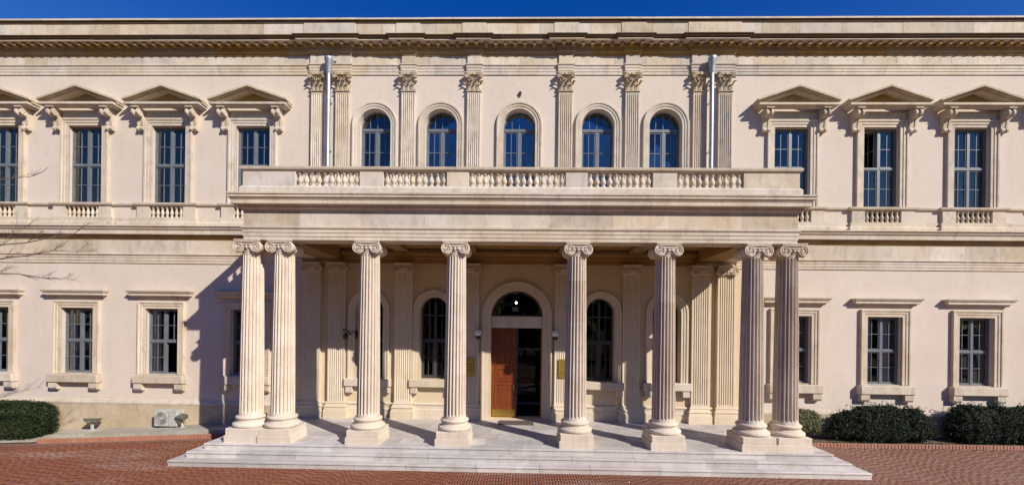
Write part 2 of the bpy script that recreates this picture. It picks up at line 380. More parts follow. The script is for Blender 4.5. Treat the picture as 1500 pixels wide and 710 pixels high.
# ------------------------------------------------------------------ the building
B = tag(empty('neoclassical_building', (0, 0, 0)), 'two-storey cream stone building with columned portico and pedimented upper windows', 'building')
WX = [10.05, 13.28, 16.52, 19.76]
WING = [-x for x in reversed(WX)] + WX
PILX = [-7.56, -6.64, -4.16, -1.70, 1.70, 4.16, 6.64, 7.56]
ARCU = [-5.42, -2.93, 0, 2.93, 5.42]
ARCL = [-5.47, -3.07, 3.07, 5.47]
def wall(x0, x1, z0, z1, y, th, ops):
    mb = MB(); ops = sorted(ops, key=lambda o: o[0]); yb = y + th
    def quad(a, b, c, d):                                       # x0,z0,x1,z1 given as four (x,z)
        mb.add([(p[0], y, p[1]) for p in (a, b, c, d)], [(0, 1, 2, 3)]); mb.add([(p[0], yb, p[1]) for p in (a, b, c, d)], [(3, 2, 1, 0)])
    cur = x0
    for (a, b, c, d, arch) in ops:
        quad((cur, z0), (a, z0), (a, z1), (cur, z1)); cur = b
        if c > z0: quad((a, z0), (b, z0), (b, c), (a, c)); mb.add([(a, y, c), (b, y, c), (b, yb, c), (a, yb, c)], [(0, 1, 2, 3)])
        pts = [(a, d), (b, d)]
        if arch:
            r = (b - a) / 2; n = 24
            pts = [((a + b) / 2 - r * math.cos(PI * i / n), d + r * math.sin(PI * i / n)) for i in range(n + 1)]
        for p, q in zip(pts, pts[1:]):
            quad(p, q, (q[0], z1), (p[0], z1)); mb.add([(p[0], y, p[1]), (q[0], y, q[1]), (q[0], yb, q[1]), (p[0], yb, p[1])], [(3, 2, 1, 0)])
        for x, s in ((a, 0), (b, 1)):
            fc = (0, 1, 2, 3) if s else (3, 2, 1, 0)
            mb.add([(x, y, c), (x, yb, c), (x, yb, d), (x, y, d)], [fc])
    quad((cur, z0), (x1, z0), (x1, z1), (cur, z1))
    return mb
XE = 22.6
UW, UZ0, UZ1 = .65, 8.42, 11.36           # pedimented windows
LW, LZ0, LZ1 = .62, 1.97, 4.43            # lower windows
AUR, AUZ = .60, 11.42                      # upper arches: radius, springing
ALR, ALZ = .52, 4.47                       # lower arches
ops = [(x - UW, x + UW, 7.87, UZ1, 0) for x in WING] + [(x - AUR, x + AUR, 7.74, AUZ, 1) for x in ARCU]
put('upper_wall', wall(-XE, XE, 7.0, 14.9, YU, .5, ops).mesh('upper_wall', M['stucco'], fix=False), B)
put('lower_wall', wall(-XE, -8.2, -.6, 6.99, YL, .72, [(x - LW, x + LW, LZ0, LZ1, 0) for x in WING if x < 0]).mesh('lower_wall', M['stucco'], fix=False), B)
put('lower_wall', wall(8.2, XE, -.6, 6.99, YL, .72, [(x - LW, x + LW, LZ0, LZ1, 0) for x in WING if x > 0]).mesh('lower_wall', M['stucco'], fix=False), B)
ops = [(x - ALR, x + ALR, 1.94, ALZ, 1) for x in ARCL] + [(-.95, .95, FL, 4.30, 1)]
put('porch_wall', wall(-8.2, 8.2, -.6, 6.99, YL, .72, ops).mesh('porch_wall', M['porchwall'], fix=False), B)
# rooms behind the windows
mb = MB()
for z0, z1 in ((FL - .1, 6.8), (7.3, 13.2)):
    x0, x1, y0, y1 = -XE, XE, .51, 6.5
    mb.add([(x0, y0, z0), (x1, y0, z0), (x1, y1, z0), (x0, y1, z0), (x0, y0, z1), (x1, y0, z1), (x1, y1, z1), (x0, y1, z1)], [(0, 1, 2, 3), (7, 6, 5, 4), (3, 2, 6, 7), (0, 3, 7, 4), (1, 5, 6, 2)])
    for x in (-18.2, -14.9, -11.6, -8.2, -1.9, 1.9, 8.2, 11.6, 14.9, 18.2): mb.box(x - .1, x + .1, y0, y1 - .01, z0 + .01, z1 - .01)
put('interior_rooms', mb.mesh('interior_rooms', M['interior'], fix=False), B)
part('roof', MB().box(-XE, XE, .6, 14, 14.4, 14.9), 'roof', B)
part('side_wall', MB().box(-XE - .4, -XE, -.2, 14, -.6, 14.6), 'stucco', B); part('side_wall', MB().box(XE, XE + .4, -.2, 14, -.6, 14.6), 'stucco', B)
part('rear_wall', MB().box(-XE, XE, 14, 14.4, -.6, 14.6), 'stucco', B)

def ressaut_path(d, ranges, y=0, x0=-XE, x1=XE):
    p = [(x0, y)]
    for a, b in ranges: p += [(a, y), (a, y - d), (b, y - d), (b, y)]
    return p + [(x1, y)]
def cut(path, a, b):
    # the part of an x-monotone stepped path between x = a and x = b
    out = []
    for p, q in zip(path, path[1:]):
        if q[0] < a or p[0] > b: continue
        if p[0] == q[0]:
            if a < p[0] < b:
                if not out: out.append(p)
                if out[-1] != q: out.append(q)
            continue
        s = (max(p[0], a), p[1]); e = (min(q[0], b), q[1])
        if e[0] - s[0] < 1e-6: continue
        if not out or out[-1] != s: out.append(s)
        out.append(e)
    return out
def course(name, path, prof, mat, lo, hi, a=None, b=None, gap=.004, avoid=(), parent=None, chips=True):
    a = path[0][0] if a is None else a; b = path[-1][0] if b is None else b
    cuts = runs(a, b, lo, hi); cuts2 = []
    for c in cuts:
        for (u, v_) in avoid:
            if u < c < v_: c = u if c - u < v_ - c else v_
        if not cuts2 or c - cuts2[-1] > .3: cuts2.append(c)
    cuts2[-1] = b
    for u, v_ in zip(cuts2, cuts2[1:]):
        pth = cut(path, u + gap / 2, v_ - gap / 2)
        if len(pth) < 2: continue
        j = random.uniform(-.003, .003)
        part(name, MB().sweep(pth, [(o + (j if o > .02 else 0), h) for o, h in prof]), mat, parent or B)
# --- top entablature: architrave, frieze, cornice, parapet
RES = [(-7.84, -6.36), (-4.39, -3.93), (-1.93, -1.47), (1.47, 1.93), (3.93, 4.39), (6.36, 7.84)]
AV = [(a - .75, b + .75) for a, b in RES]
path = ressaut_path(.065, RES)
XV = 22.55
course('architrave_block', path, [(-.03, 13.29), (.035, 13.29), (.035, 13.385), (.05, 13.395), (.05, 13.49), (.065, 13.50), (.065, 13.57), (.10, 13.61), (.10, 13.635), (-.03, 13.635)], 'stone', 1.6, 3.2, -XV, XV, avoid=AV)
course('frieze_block', path, [(-.03, 13.635), (.025, 13.635), (.025, 13.99), (-.03, 13.99)], 'stone', .8, 1.6, -XV, XV, avoid=[(a - .2, b + .2) for a, b in RES], gap=.008)
course('cornice_bed', path, [(-.03, 13.985), (.05, 13.985), (.055, 14.04), (.10, 14.09), (.12, 14.10), (.12, 14.225), (.15, 14.235), (.15, 14.37), (-.03, 14.37)], 'shaded_ochre', 2, 3.2, -XV, XV, avoid=AV)
course('cornice_corona', path, [(-.03, 14.355), (.40, 14.34), (.405, 14.368), (-.03, 14.375)], 'trim', 1.8, 3.0, -XV, XV, avoid=AV, gap=.006)
course('cornice_gutter', path, [(-.03, 14.37), (.405, 14.371), (.415, 14.39), (.45, 14.41), (.47, 14.45), (.495, 14.465), (.495, 14.495), (-.03, 14.52)], 'weathered_shaded', 1.4, 2.6, -XV, XV, avoid=AV, gap=.006)
mod = MB().box(-.055, .055, -.17, .02, -.125, .0).mesh('modillion', M['shaded_ochre'])
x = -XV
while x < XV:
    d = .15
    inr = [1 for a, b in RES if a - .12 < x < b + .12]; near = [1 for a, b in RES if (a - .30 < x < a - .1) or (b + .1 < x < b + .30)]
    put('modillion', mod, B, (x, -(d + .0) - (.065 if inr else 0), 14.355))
    x += .355
PR = [(a - .02, b + .02) for a, b in RES]
pp = ressaut_path(.022, PR)
course('parapet_block', pp, [(-.05, 14.45), (.20, 14.45), (.20, 15.10), (-.05, 15.10)], 'stone', .8, 1.6, -XV, XV, avoid=[(a - .05, b + .05) for a, b in PR], gap=.009)
course('parapet_moulding', [(-XE, 0), (XE, 0)], [(-.3, 15.10), (.225, 15.10), (.23, 15.13), (.265, 15.165), (.27, 15.185), (-.3, 15.185)], 'weathered_shaded', 1.8, 3.0, -XV, XV)  # dark colour stands in for the brown shadow below the coping
course('parapet_coping', [(-XE, 0), (XE, 0)], [(-.3, 15.185), (.285, 15.187), (.285, 15.25), (-.3, 15.275)], 'trim', 1.8, 3.0, -XV, XV)

# --- upper pilasters with corinthian capitals
def flute_face(wd, pj, nfl, z0, z1, dep=.032, end=.09):
    """fluted pilaster shaft standing on the wall plane y=0"""
    xs = []; ds = []
    mg = wd * .055; fw = (wd - 2 * mg) / nfl
    for i in range(nfl):
        a = -wd / 2 + mg + i * fw
        for t in (.12, .2, .35, .5, .65, .8, .88):
            xs.append(a + fw * t); ds.append(0 if t in (.12, .88) else dep * math.sin(PI * (t - .12) / .76) ** .7)
    rings = [(z0, 0), (z0 + end, 0), (z0 + end + .03, .8), (z0 + end + .06, 1), (z1 - end - .06, 1), (z1 - end - .03, .8), (z1 - end, 0), (z1, 0)]
    mb = MB(); sec = len(xs) + 4; v = []; f = []
    for z, k in rings:
        v += [(-wd / 2, .02, z), (-wd / 2, -pj, z)] + [(x, -pj + d * k, z) for x, d in zip(xs, ds)] + [(wd / 2, -pj, z), (wd / 2, .02, z)]
    for j in range(len(rings) - 1):
        for i in range(sec - 1): f.append((j * sec + i, j * sec + i + 1, (j + 1) * sec + i + 1, (j + 1) * sec + i))
    return mb.add(v, f)
def spiral(mb, cx, cz, y, r0, turns, sgn, rib, dep, n=44, start=PI / 2):
    """raised spiral rib on a volute face that looks towards -y (dep < 0) or +y"""
    v = []; f = []
    for i in range(n + 1):
        t = i / n; a = start + sgn * turns * 2 * PI * t; r = r0 * (1 - t) ** .9 * .88 + r0 * .12; wd = rib * (1 - .55 * t)
        for rr, yy in ((r, y), (r - wd * .15, y + dep), (r - wd * .75, y + dep), (r - wd, y)):
            v.append((cx + math.cos(a) * rr, yy, cz + math.sin(a) * rr))
    for i in range(n):
        for k in range(3): f.append((i * 4 + k, i * 4 + k + 1, (i + 1) * 4 + k + 1, (i + 1) * 4 + k))
    mb.add(v, f)
def acanthus(mb, x, y, z, h, wd, curl, yaw=0.):
    n, m = 7, 5; v = []; f = []
    for i in range(n):
        t = i / (n - 1); ang = max(0, t - .5) * 2
        zz = h * (t if t < .75 else .75 + (t - .75) * .7 - max(0, t - .87) * 1.5); yy = -.02 - curl * ang ** 1.6 - .012 * math.sin(t * PI)
        ww = wd * (.62 + .38 * math.sin(min(1, t * 1.25) * PI * .8)) * (1 if i % 2 else .78) * (1 if t < .8 else 1 - (t - .8) * 2.6)
        for k in range(m):
            u = (k / (m - 1) - .5); px = u * ww; py = yy + (abs(u) * 2) ** 2 * .02 + (.008 if k in (1, 3) else 0)
            v.append((x + px * math.cos(yaw) - py * math.sin(yaw), y + px * math.sin(yaw) + py * math.cos(yaw), z + zz))
    for i in range(n - 1):
        for k in range(m - 1): f.append((i * m + k, i * m + k + 1, (i + 1) * m + k + 1, (i + 1) * m + k))
    mb.add(v, f)
def corinthian():
    mb = MB(); H = .68
    mb.sweep([(-.245, .02), (-.245, -.12), (.245, -.12), (.245, .02)], [(-.05, 0), (.025, 0), (.035, .02), (.025, .04), (-.05, .04)])
    b0, b1 = .20, .21
    mb.add([(-b0, .02, 0), (b0, .02, 0), (b0, -.085, 0), (-b0, -.085, 0), (-b1, .02, .6), (b1, .02, .6), (b1, -.09, .6), (-b1, -.09, .6)],
           [(0, 3, 2, 1), (4, 5, 6, 7), (3, 7, 6, 2), (0, 4, 7, 3), (1, 2, 6, 5)])
    for x in (-.165, 0, .165): acanthus(mb, x, -.11, .035, .25, .17, .10)
    for x in (-.085, .085): acanthus(mb, x, -.115, .10, .36, .17, .14)
    for x in (-.235, .235): acanthus(mb, x, -.10, .08, .36, .16, .16, .75 if x > 0 else -.75)
    for s in (-1, 1):
        acanthus(mb, s * .23, -.05, .035, .25, .12, .06, s * 1.57)
        # corner volutes: stem and scroll
        mb.tube([(s * .07, -.14, .36), (s * .12, -.17, .48), (s * .2, -.2, .55), (s * .26, -.215, .56)], [.012, .018, .022, .02], 6)
        mb.lathe([(.01, -.03), (.06, -.024), (.066, 0), (.06, .024), (.01, .03)], 14, (s * .275, -.205, .515), 'y')
        spiral(mb, s * .275, .515, -.23, .066, 1.6, -s, .022, -.014, 26)
        mb.tube([(s * .05, -.145, .40), (s * .035, -.16, .50), (s * .06, -.165, .545), (s * .085, -.165, .52), (s * .07, -.165, .50)], .012, 6)
    pts = [(-.31, .02), (-.33, -.20), (-.25, -.235), (-.12, -.19), (0, -.175), (.12, -.19), (.25, -.235), (.33, -.20), (.31, .02)]
    mb.prism(pts, .60, .645, lambda a, b, h: (a, b, h)); mb.prism([(a * 1.04, b * 1.05) for a, b in pts], .645, .685, lambda a, b, h: (a, b, h))
    mb.lathe([(.015, -.03), (.055, -.02), (.05, 0), (.02, .02)], 8, (0, -.19, .63), 'y')
    return mb
m_ush = flute_face(.50, .11, 6, 7.95, 12.62).mesh('pilaster', M['trim'], 40)
m_ucap = corinthian().mesh('capital', M['carved'], 45)
ub = MB().sweep([(-.25, .02), (-.25, -.11), (.25, -.11), (.25, .02)], [(-.05, 7.72), (.07, 7.72), (.07, 7.84), (.05, 7.86), (.06, 7.9), (.03, 7.94), (0, 7.96), (-.05, 7.96)])
m_ubase = ub.mesh('base', M['trim'])
for x in PILX:
    p = put('pilaster', m_ush, B, (x, 0, 0)); put('capital', m_ucap, p, (0, 0, 12.615)); put('base', m_ubase, p)

# --- window kit -----------------------------------------------------------------
def bars(mb, x0, x1, z0, z1, w_, y0, y1):
    mb.box(x0, x1, y0, y1, z0, z0 + w_); mb.box(x0, x1, y0, y1, z1 - w_, z1); mb.box(x0, x0 + w_, y0, y1, z0 + w_, z1 - w_); mb.box(x1 - w_, x1, y0, y1, z0 + w_, z1 - w_)
PANE = {}
def pane(parent, x0, x1, z0, z1, y, tilt=0, mat='glass'):
    if z0 > 7: mat = 'skyglass'
    k = (round(x1 - x0, 3), round(z1 - z0, 3), mat)
    if k not in PANE: PANE[k] = MB().box(-k[0] / 2, k[0] / 2, -.003, .003, -k[1] / 2, k[1] / 2).mesh('pane', M[mat])
    put('pane', PANE[k], parent, ((x0 + x1) / 2, y, (z0 + z1) / 2), (random.uniform(-.012, .012), 0, random.uniform(-.015, .015)))
def quad_lights(W, Z0, Z1, zt, fo=.045, mull=.085, tr=.075, sash=.036, mun=.02, skip=()):
    """frame, mullion and transom with four casements of 2x2 panes; returns mesh builder and pane boxes"""
    mb = MB(); ps = []
    bars(mb, -W, W, Z0, Z1, fo, -.05, .05); mb.box(-mull / 2, mull / 2, -.055, .05, Z0 + fo, Z1 - fo)
    mb.box(-W + fo, -mull / 2, -.06, .05, zt - tr / 2, zt + tr / 2); mb.box(mull / 2, W - fo, -.06, .05, zt - tr / 2, zt + tr / 2)
    q = 0
    for z0, z1 in ((Z0 + fo, zt - tr / 2), (zt + tr / 2, Z1 - fo)):
        for x0, x1 in ((-W + fo, -mull / 2), (mull / 2, W - fo)):
            if q in skip: q += 1; continue
            q += 1
            bars(mb, x0 + .002, x1 - .002, z0 + .002, z1 - .002, sash, -.03, .03)
            xm, zm = (x0 + x1) / 2, (z0 + z1) / 2
            mb.box(xm - mun / 2, xm + mun / 2, -.022, .022, z0 + sash, z1 - sash)
            for a, b in ((x0 + sash, xm - mun / 2), (xm + mun / 2, x1 - sash)):
                mb.box(a, b, -.022, .022, zm - mun / 2, zm + mun / 2)
                ps += [(a, b, z0 + sash, zm - mun / 2), (a, b, zm + mun / 2, z1 - sash)]
    return mb, ps
def casing(W, Z0, Z1, prof, arch=False, closed=False):
    if arch:
        n = 28; pth = [(W, Z0)] + [(W * math.cos(PI * i / n), Z1 + W * math.sin(PI * i / n)) for i in range(n + 1)] + [(-W, Z0)]
    else: pth = [(W, Z0), (W, Z1), (-W, Z1), (-W, Z0)]
    return MB().sweep(pth, prof, XZ)
def leaf_mesh(wd, h):
    mb = MB(); bars(mb, 0, wd, 0, h, .05, -.02, .02); mb.box(wd / 2 - .011, wd / 2 + .011, -.015, .015, .05, h - .05); mb.box(.05, wd - .05, -.014, .014, h / 2 - .011, h / 2 + .011)
    return mb
m_leafU = leaf_mesh(.50, 1.36).mesh('inner_casement', M['frame']); m_leafL = leaf_mesh(.47, 1.13).mesh('inner_casement', M['frame'])
def curtain_mesh(wd, h, mat):
    n = 22; v = []; f = []
    for i in range(n + 1):
        x = wd * i / n; y = .025 * math.sin(i * 1.9) + .012 * math.sin(i * .7)
        v += [(x, y, 0), (x, y * .6, h), (x, y + .006, 0), (x, y * .6 + .006, h)]
    for i in range(n):
        a = i * 4; b = a + 4
        f += [(a, b, b + 1, a + 1), (a + 2, a + 3, b + 3, b + 2)]
    return MB().add(v, f).mesh('curtain', M[mat])
m_curt = curtain_mesh(.34, 2.6, 'curtain'); m_curtL = curtain_mesh(.30, 2.3, 'curtain')
m_blind = MB()
for i in range(30): m_blind.box(-.55, .55, -.012, .004, i * .046, i * .046 + .041)
m_blind = m_blind.mesh('blind', M['blind'])
# pedimented windows of the wings
u_casing = casing(UW, UZ0 - .06, UZ1, [(0, -.02), (0, .045), (.10, .045), (.105, .065), (.19, .065), (.20, .09), (.24, .10), (.27, .095), (.27, -.02)]).mesh('casing', M['trim'], 30)
u_frieze = MB().box(-.86, .86, -.055, .02, 11.64, 11.93).mesh('hood_frieze', M['trim'])
def console_mb(wd, h, top, bot):
    mb = MB(); pts = []
    n = 16; yz = []
    r1, r2 = h * .17, h * .11
    c1 = (-(top - r1), h - r1 - .02); c2 = (-(bot - r2), r2)
    outer = [(.0, h)] + [(-top * .9, h)]
    outer += [(c1[0] + r1 * math.cos(a), c1[1] + r1 * math.sin(a)) for a in np.linspace(PI * .6, PI * 1.35, 8)]
    outer += [(-(bot * .72) - (top - bot) * .22 * (1 - t), h * (.62 - .42 * t)) for t in np.linspace(0, 1, 5)]
    outer += [(c2[0] + r2 * math.cos(a), c2[1] + r2 * math.sin(a)) for a in np.linspace(PI * .75, PI * 1.6, 7)]
    outer += [(.0, .02)]
    yzm = lambda a, b, hh: (hh, a, b)
    mb.prism(outer, -wd * .5, -wd * .22, yzm); mb.prism(outer, wd * .22, wd * .5, yzm)
    mb.prism([(a * .86, h * .5 + (b - h * .5) * .97) for a, b in outer], -wd * .23, wd * .23, yzm)
    for s in (-1, 1):
        for (cy, cz), r in ((c1, r1), (c2, r2)):
            mb.lathe([(r * .92, 0), (r * .92, s * .012), (r * .55, s * .014), (r * .5, s * .004), (r * .28, s * .004), (r * .24, s * .02), (.004, s * .022)], 16, (s * wd * .5, cy, cz), 'x')
    mb.box(-wd * .55, wd * .55, -top * 1.02, 0, h, h + .03)
    return mb
u_console = console_mb(.24, .76, .40, .17).mesh('console', M['trim'], 40)
hc = [(-.02, 11.93), (.06, 11.93), (.09, 11.96), (.16, 11.965), (.16, 11.99), (.20, 11.995), (.20, 12.075), (-.02, 12.085)]
u_corn = MB().sweep([(-1.22, .02), (-1.22, -.22), (1.22, -.22), (1.22, .02)], hc).mesh('hood_cornice', M['trim'])
u_tymp = MB().prism([(-1.22, 12.08), (1.22, 12.08), (0, 12.56)], 0, .025, XZ).mesh('tympanum', M['shaded_ochre'])  # darker ochre paints in the shade of the pediment recess
rk = MB()
for s in (-1, 1):
    a = Vector((s * 1.46, 12.075)); b = Vector((0, 12.575)); d = (b - a).normalized(); nrm = Vector((-d.y, d.x)) * (1 if s < 0 else -1)
    if nrm.y < 0: nrm = -nrm
    for t0, t1, dp, e in ((0, .055, .30, .0), (.055, .075, .36, .0), (.075, .14, .43, .02)):
        # vertical joint at the apex, plumb cut at the foot
        up = lambda p, t: Vector((p.x, p.y + t / abs(nrm.y)))
        A, Bp = a + Vector((s * e, -.36 * e)), b
        poly = [up(A, t0), up(Bp, t0), up(Bp, t1), up(A, t1)]
        rk.prism([(p.x, p.y) for p in poly], -.02, dp, XZ)
u_rake = rk.mesh('raking_cornice', M['carved'])
fU, psU = quad_lights(UW, UZ0, UZ1, 9.90); m_fU = fU.mesh('window', M['frame'])
fU2, psU2 = quad_lights(UW, UZ0, UZ1, 9.90, skip=(2,)); m_fU2 = fU2.mesh('window', M['frame'])
YG = .17
def add_panes(w_, ps):
    for a, b, c, d in ps: pane(w_, a, b, c, d, 0)
for i, x in enumerate(WING):
    sk = (i == 5)
    w_ = put('window', m_fU2 if sk else m_fU, B, (x, YG, 0)); add_panes(w_, psU2 if sk else psU)
    o = (0, -YG, 0)
    put('casing', u_casing, w_, o); put('hood_frieze', u_frieze, w_, o)
    for s in (-1, 1): put('console', u_console, w_, (s * 1.02, -YG, 11.135))
    put('hood_cornice', u_corn, w_, o); put('tympanum', u_tymp, w_, o); put('raking_cornice', u_rake, w_, o)
    if i in (0, 1, 6): 
        for (hx, hz, ang) in ((-.05, 9.93, 62), (.10, 8.5, 55), (.12, 9.93, 70))[:3 if i < 2 else 1]:
            put('inner_casement', m_leafU, w_, (hx, .12, hz), (0, 0, R(ang)))
    if i in (0, 1, 3, 4, 7): put('curtain', m_curt, w_, (-.62, .09, 8.5))
    if i in (1, 6): put('curtain', m_curt, w_, (.30, .12, 8.5))
    if i == 2: put('blind', m_blind, w_, (0, .14, 8.5))
    if i == 5: put('inner_casement', m_leafU, w_, (-.06, .04, 9.95), (0, 0, R(100)))
# lower windows of the wings
l_casing = casing(LW, LZ0, LZ1, [(0, -.02), (0, .05), (.10, .05), (.11, .07), (.18, .07), (.20, .095), (.25, .10), (.26, .09), (.26, -.02)]).mesh('casing', M['trim'], 30)
l_hood = MB().sweep([(-1.02, .02), (-1.02, -.06), (1.02, -.06), (1.02, .02)], [(-.02, 4.83), (.03, 4.83), (.05, 4.88), (.10, 4.90), (.12, 4.905), (.12, 4.985), (.15, 5.0), (.18, 5.05), (.19, 5.075), (-.02, 5.11)]).mesh('hood', M['trim'])
l_sill = MB().cbox(-.96, .96, -.22, .02, 1.65, 1.96, .02).mesh('sill', M['trim'])
l_inner = MB().box(-LW, LW, .0, .5, 1.955, 1.985).mesh('inner_sill', M['trim'])
l_con = MB().prism([(.02, 0), (-.13, .0), (-.18, .07), (-.18, .265), (.02, .265)], -.15, .15, lambda a, b, h: (h, a, b)).mesh('console', M['trim'])
fL, psL = quad_lights(LW, LZ0 + .015, LZ1, 3.20, fo=.05); m_fL = fL.mesh('window', M['frame'])
fL2, psL2 = quad_lights(LW, LZ0 + .015, LZ1, 3.20, fo=.05, skip=(1,)); m_fL2 = fL2.mesh('window', M['frame'])
YGL = YL + .19
for i, x in enumerate(WING):
    sk = (i == 2)
    w_ = put('window', m_fL2 if sk else m_fL, B, (x, YGL, 0)); add_panes(w_, psL2 if sk else psL)
    o = (0, YL - YGL, 0)
    put('casing', l_casing, w_, o); put('hood', l_hood, w_, o); put('sill', l_sill, w_, o); put('inner_sill', l_inner, w_, o)
    for s in (-1, 1): put('console', l_con, w_, (s * .77, YL - YGL, 1.385))
    if i in (0, 1):
        put('inner_casement', m_leafL, w_, (.12, .10, 2.05), (0, 0, R(60))); put('inner_casement', m_leafL, w_, (-.1, .10, 3.25), (0, 0, R(115)))
    if i in (0, 1, 2, 5, 6): put('curtain', m_curtL, w_, (-.58, .09, 2.05))
    if i in (1, 5): put('curtain', m_curtL, w_, (.16, .11, 2.05))
# arched windows
def arch_frame(Rr, Z0, ZS, rows, zt, fo=.05, mull=.10, mun=.022, sash=.045):
    mb = MB(); ps = []; n = 24
    pth = [(Rr, Z0)] + [(Rr * math.cos(PI * i / n), ZS + Rr * math.sin(PI * i / n)) for i in range(n + 1)] + [(-Rr, Z0)]
    mb.sweep(pth, [(-fo, -.05), (0, -.05), (0, .05), (-fo, .05)], XZ)
    mb.box(-Rr + fo, Rr - fo, -.06, .05, zt - .05, zt + .05); mb.box(-Rr + fo, Rr - fo, -.05, .05, Z0, Z0 + fo)
    mb.box(-mull / 2, mull / 2, -.055, .05, Z0 + fo, zt - .05)
    for x0, x1 in ((-Rr + fo, -mull / 2), (mull / 2, Rr - fo)):
        z0, z1 = Z0 + fo, zt - .05
        bars(mb, x0 + .002, x1 - .002, z0 + .002, z1 - .002, sash, -.03, .03); xm = (x0 + x1) / 2
        mb.box(xm - mun / 2, xm + mun / 2, -.022, .022, z0 + sash, z1 - sash)
        zz = [z0 + sash] + list(rows) + [z1 - sash]
        for k in range(len(zz) - 1):
            a = zz[k] + (mun / 2 if k else 0); b = zz[k + 1] - (mun / 2 if k + 1 < len(zz) - 1 else 0)
            for c, d in ((x0 + sash, xm - mun / 2), (xm + mun / 2, x1 - sash)): ps.append((c, d, a, b))
            if k: mb.box(x0 + sash, x1 - sash, -.0215, .0215, zz[k] - mun / 2, zz[k] + mun / 2)
    r2 = Rr - fo
    xs_ = [-r2 * .5, 0, r2 * .5]; fan = []
    for x in xs_: mb.box(x - mun / 2, x + mun / 2, -.022, .022, zt + .05, ZS + math.sqrt(r2 * r2 - x * x))
    ed = [-r2] + xs_ + [r2]
    for a, b in zip(ed, ed[1:]):
        a2, b2 = a + (mun / 2 if a > -r2 else .0), b - (mun / 2 if b < r2 else .0)
        pts = [(a2, zt + .05), (b2, zt + .05)] + [(x, ZS + math.sqrt(max(0, r2 * r2 - x * x))) for x in np.linspace(b2, a2, 7)]
        fan.append(MB().prism(pts, -.003, .003, XZ).mesh('pane', M['skyglass' if Z0 > 7 else 'glass']))
    return mb, ps, fan
cprof = [(0, -.02), (0, .05), (.09, .05), (.095, .07), (.17, .07), (.18, .095), (.23, .10), (.25, .09), (.25, -.02)]
fa, psA, fanA = arch_frame(AUR, 7.76, AUZ, (8.55, 9.55, 10.5), AUZ - .08)
m_fa = fa.mesh('arched_window', M['frame']); ca = casing(AUR, 7.72, AUZ, cprof, True).mesh('archivolt', M['trim'], 30)
for i, x in enumerate(ARCU):
    w_ = put('arched_window', m_fa, B, (x, .30, 0))
    for a, b, c, d in psA: pane(w_, a, b, c, d, 0)
    for me in fanA: put('pane', me, w_)
    put('archivolt', ca, w_, (0, -.30, 0))
    if i in (2,): put('curtain', m_curt, w_, (-.55, .09, 7.9))
fb, psB, fanB = arch_frame(ALR, 1.96, ALZ, (2.72,), 3.38, mull=.09)
fb.box(-.045, .045, -.05, .05, 3.43, ALZ + .35)
for x0, x1 in ((-ALR + .05, -.045), (.045, ALR - .05)): fb.box(x0, x1, -.04, .04, 4.28, 4.34)
m_fb = fb.mesh('arched_window', M['darkframe']); cb = casing(ALR, 1.94, ALZ, cprof, True).mesh('archivolt', M['porchtrim'], 30)
a_sill = MB().cbox(-.86, .86, -.22, .02, 1.66, 1.94, .02).mesh('sill', M['trim']); a_con = MB().cbox(-.13, .13, -.18, .02, 0, .235, .015).mesh('console', M['trim'])
for x in ARCL:
    w_ = put('arched_window', m_fb, B, (x, YL + .38, 0))
    for a, b, c, d in psB: pane(w_, a, b, c, d, 0)
    for me in fanB: put('pane', me, w_)
    put('archivolt', cb, w_, (0, -.38, 0)); put('sill', a_sill, w_, (0, -.38, 0))
    for s in (-1, 1): put('console', a_con, w_, (s * .68, -.38, 1.425))

# --- dado with baluster panels under the upper windows, string course
BAL = [(.070, 0), (.070, .05), (.045, .06), (.040, .085), (.062, .12), (.074, .165), (.066, .215), (.043, .27), (.034, .315), (.040, .335), (.052, .345), (.052, .365), (.068, .372), (.068, .42)]
m_bals = MB().lathe([(r * .82, z) for r, z in BAL], 10).mesh('baluster', M['trim'], 40)
DR = [(x - 1.12, x + 1.12) for x in WING]
for s0, s1 in ((-XV, -8.06), (8.06, XV)):
    rs = [r for r in DR if s0 < (r[0] + r[1]) / 2 < s1]
    course('dado_rail', ressaut_path(.09, rs, 0, s0, s1), [(-.03, 8.30), (.06, 8.30), (.085, 8.325), (.10, 8.335), (.115, 8.385), (.115, 8.405), (-.03, 8.425)], 'trim', 2.5, 3.6, s0, s1)
    course('dado_base', ressaut_path(.09, rs, 0, s0, s1), [(-.03, 7.55), (.13, 7.55), (.13, 7.66), (.10, 7.69), (.05, 7.72), (.05, 7.86), (-.03, 7.86)], 'trim', 2.5, 3.6, s0, s1)
    x = s0
    for a, b in rs + [(s1, s1)]:
        if a > x: part('dado_panel', MB().box(x, a, -.03, .02, 7.86, 8.30), 'stucco', B)
        x = b
for x in WING:
    p = tag(put('baluster_panel', MB().box(-1.12, -.652, -.125, .02, 7.86, 8.30).box(.652, 1.12, -.125, .02, 7.86, 8.30).box(-.66, .66, -.02, .49, 8.302, 8.415).mesh('baluster_panel', M['trim']), B, (x, 0, 0)))
    for k in range(7): put('baluster', m_bals, p, ((k - 3) * .178, -.055, 7.87))
sb = [(.0, 6.99), (.24, 6.99), (.26, 7.06), (.30, 7.09), (.31, 7.165), (.0, 7.165)]
sp = [(.0, 7.166), (.40, 7.168), (.415, 7.18), (.415, 7.30), (.43, 7.33), (.46, 7.36), (.48, 7.42), (.52, 7.45), (.52, 7.485), (-.02, 7.56)]
